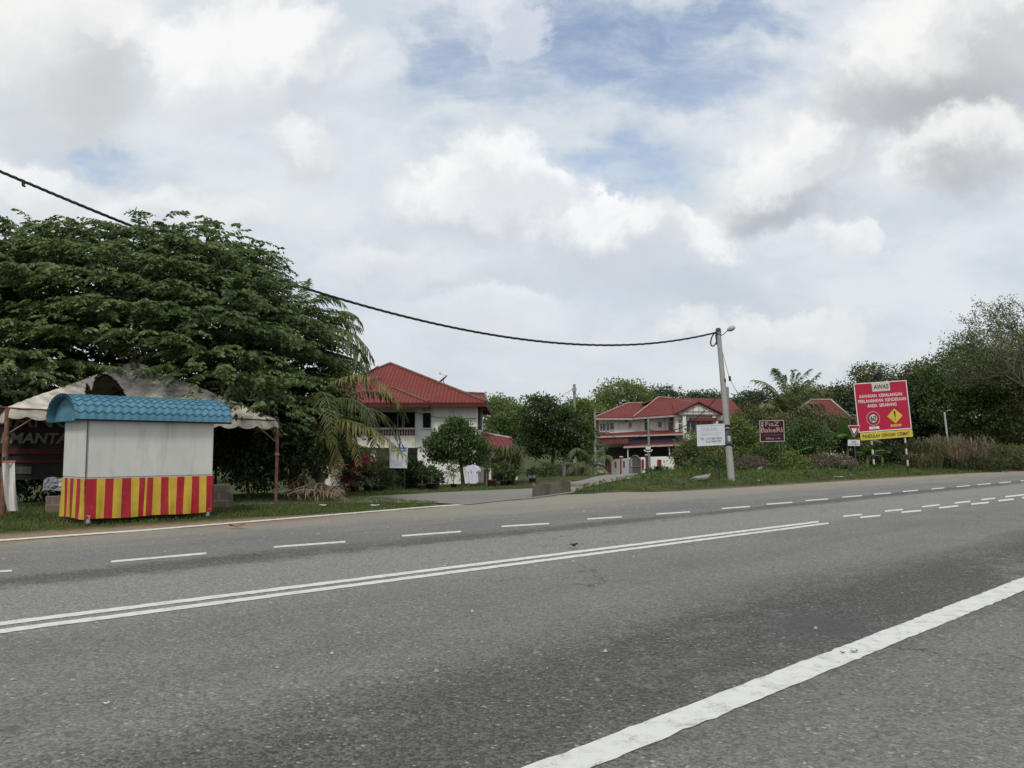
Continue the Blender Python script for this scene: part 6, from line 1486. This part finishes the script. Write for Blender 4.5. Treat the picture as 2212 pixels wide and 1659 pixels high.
for i, (u, Y, v, hh) in enumerate([(-330, 70, 900, 110), (-150, 64, 930, 80), (60, 60, 950, 70), (260, 58, 955, 60), (430, 62, 950, 60), (600, 70, 950, 60), (760, 90, 930, 60)]):
    far_tree(['dark tree far left outside the marquee', 'dark tree behind the left side of the marquee', 'dark tree seen beneath the left half of the marquee', 'dark tree behind the food stall', 'dark tree behind the right end of the food stall', 'dark tree seen under the spreading tree', 'dark tree left behind the white house'][i], u, Y, [(u-60, v, Y, 80, hh, 3), (u+60, v+10, Y, 80, hh*.8, 3)], LEAF_DK, 240, .34, 330+i, .6, group='trees behind the spreading tree')
far_tree('broad tree beyond the right edge of the picture', 2420, 82, [(2400, 850, 82, 130, 110, 5), (2540, 870, 82, 120, 100, 5)], LEAF_MID, 460, .4, 340, .7, .3)
# the bare, thinly leaved tree
def bare_tree():
    r = np.random.default_rng(11); g = gp(2255, 64); e = empty('bare_branched_tree', g, 'thin spreading tree with bare grey branches and few leaves at the right edge', 'tree', None)
    mb = MB(); tips = []; top = P(2238, 850, 64)
    mb.tube([g-ZZ*.2, g*.5+top*.5+np.array((.2, 0, 0)), top], [.28, .22, .17], 8)
    def grow(p, d, L, rad, dep):
        m_ = p+d*L*.5+r.normal(size=3)*L*.05; q = p+d*L; mb.tube([p, m_, q], [rad, rad*.85, rad*.65], 5, cap=False)
        if dep >= 2: tips.append((m_, q))
        if dep == 5: return
        for k_ in range(3 if dep < 4 else 2):
            dd_ = nrm(d+r.normal(size=3)*np.array((.55, .55, .36))+np.array((-.05, 0, .16))); grow(q if k_ < 2 else m_, dd_, L*(.66+.16*r.random()), rad*.62, dep+1)
    for d in [(-.9, .1, .85), (-.55, -.2, 1.0), (-.15, .1, 1.1), (.4, 0, 1), (-1.0, 0, .62), (.8, .2, .7)]: grow(top, nrm(np.array(d)), 2.5+.5*r.random(), .10, 1)
    mb.build('branches', M('grey_bark', (.13, .12, .105), .9, .25, 5), e)
    T_ = np.array([a+(b_-a)*f for a, b_ in tips for f in (.4, 1.0)]); keep = r.random(len(T_)) < .85; T_ = T_[keep]
    pts = (T_[:, None]+r.normal(size=(len(T_), 11, 3))*.22).reshape(-1, 3); V, Q = leafmesh(pts, r.normal(size=(len(pts), 3))*.7-np.array((0, 0, .3)), .20*(.5+r.random(len(pts))), .09, r)
    fast('leaves', V, Q, LEAF_OLIVE2, e)
bare_tree()

# ================================================================== litter and small things
pc = P(1650, 1022, 41); mb = MB(); gq = gp(1640, 41)
o = empty('broken_bumper', (pc[0]-.25, 41, float(zt(pc[0]-.25, 41))), 'broken white and black plastic panel dumped in the grass below the bakery sign', 'debris')
c0 = P(1640, 1019, 41)
gr = []
for i in range(9):
    a = i/8; ww = .10*math.sin(math.pi*min(1, .15+a*.85)); q = c0+np.array((-.12+.42*a, -.1+.1*a, .07+.07*math.sin(a*3)))
    gr.append([q+np.array((0, -.05, -ww)), q+np.array((0, -.09, 0)), q+np.array((0, 0, ww))])
MB().sheet(gr).build('dark_panel', M('plastic_black', (.03, .03, .03), .4, .2, 5), o)
MB().tube([c0+np.array((-.2, -.1, -.02)), c0+np.array((-.12, -.15, .12)), c0+np.array((.02, -.12, .19)), c0+np.array((.13, -.1, .19))], [.03, .06, .05, .02], 7).build('white_edge', MATS['white_paint'], o)
MB().slab([c0+np.array((.36, -.1, .0)), c0+np.array((.75, -.05, -.06)), c0+np.array((.72, -.02, .02)), c0+np.array((.38, -.06, .09))], np.array((0, .015, .01))).build('white_strip', MATS['white_paint'], o)
# rubble by the grass edge
gq = T(1528, 1040); mb = MB(); r = np.random.default_rng(8)
q_ = gq+np.array((-.75, -.3, .02)); mb.slab([q_, q_+np.array((.75, .22, .06)), q_+np.array((.95, .52, .20)), q_+np.array((.30, .42, .10))], np.array((.0, -.03, .09)))
o = mb.build('concrete_slab', M('pale_concrete', (.22, .215, .18), .9, .15, 4, .4, 30, dirt=(.12, .12, .08), damt=.5, dscale=3), org=gq, bevel=.01); tag(o, 'broken concrete slab half sunk in the grass below the white board', 'rubble')
c_ = T(1316, 1047); o = MB().slab([c_+np.array((-.7, -.15, .05)), c_+np.array((.1, -.2, .06)), c_+np.array((.35, .3, .1)), c_+np.array((-.5, .35, .1))], np.array((0, 0, -.1))).build('concrete_slab', MATS['pale_concrete'], org=c_, bevel=.01)
o.location.x -= 1.05; tag(o, 'pale flat concrete slab in the grass just right of the drain box', 'rubble')
LIT = [(1085, 1, 0)]
def scrap(u, v, sz, mat, lab, name, cat, seed, h=.02, asp=.5):
    r = np.random.default_rng(seed); g = G(u, v, .012) if name != 'paper_scrap' else T(u, v)+ZZ*.05; n = 6; gr = []
    for j in range(n): gr.append([g+np.array(((i/(n-1)-.5)*sz*(1+.15*r.normal()), (j/(n-1)-.5)*sz*asp, h*(.3+r.random())+h*1.2*abs(i/(n-1)-.5))) for i in range(n)])
    o = MB().sheet(gr, smooth=False).build(name, mat, org=g); tag(o, lab, cat); return o
PAP = M('paper_white', (.6, .6, .57), .7, .05, 5); DRY = M('dry_leaf_brown', (.17, .11, .06), .8, .3, 12)
scrap(510, 1142, .30, DRY, 'curled brown dry leaf on the tarmac near the shoulder line', 'dry_leaf', 'leaf', 1, .05, .3)
scrap(1240, 1184, .10, INK, 'small black lump lying against the double centre line', 'tar_lump', 'lump', 2, .05, .8)
scrap(698, 1097, .16, PAP, 'white paper scrap in the grass in front of the dead palm fronds', 'paper_scrap', 'litter', 3)
scrap(810, 1097, .22, PAP, 'larger white paper scrap in the grass near the shoulder line', 'paper_scrap', 'litter', 4)
scrap(1640, 1041, .22, PAP, 'pale paper scrap at the grass edge below the bakery sign', 'paper_scrap', 'litter', 5)
scrap(1812, 1033, .40, PAP, 'white paper scrap on the verge left of the give way sign', 'paper_scrap', 'litter', 6)
scrap(1840, 1029, .25, PAP, 'small pale scrap at the foot of the give way sign', 'paper_scrap', 'litter', 7)
scrap(228, 1522, .035, PAP, 'tiny white chip on the near lane at the left', 'white_chip', 'litter', 8, .01)
scrap(1845, 1409, .06, INK, 'black rubber scrap stuck on the wide edge line', 'rubber_scrap', 'litter', 9, .01)
scrap(1821, 1412, .035, INK, 'smallest black rubber scrap left of the other on the wide edge line', 'rubber_scrap', 'litter', 10, .01)
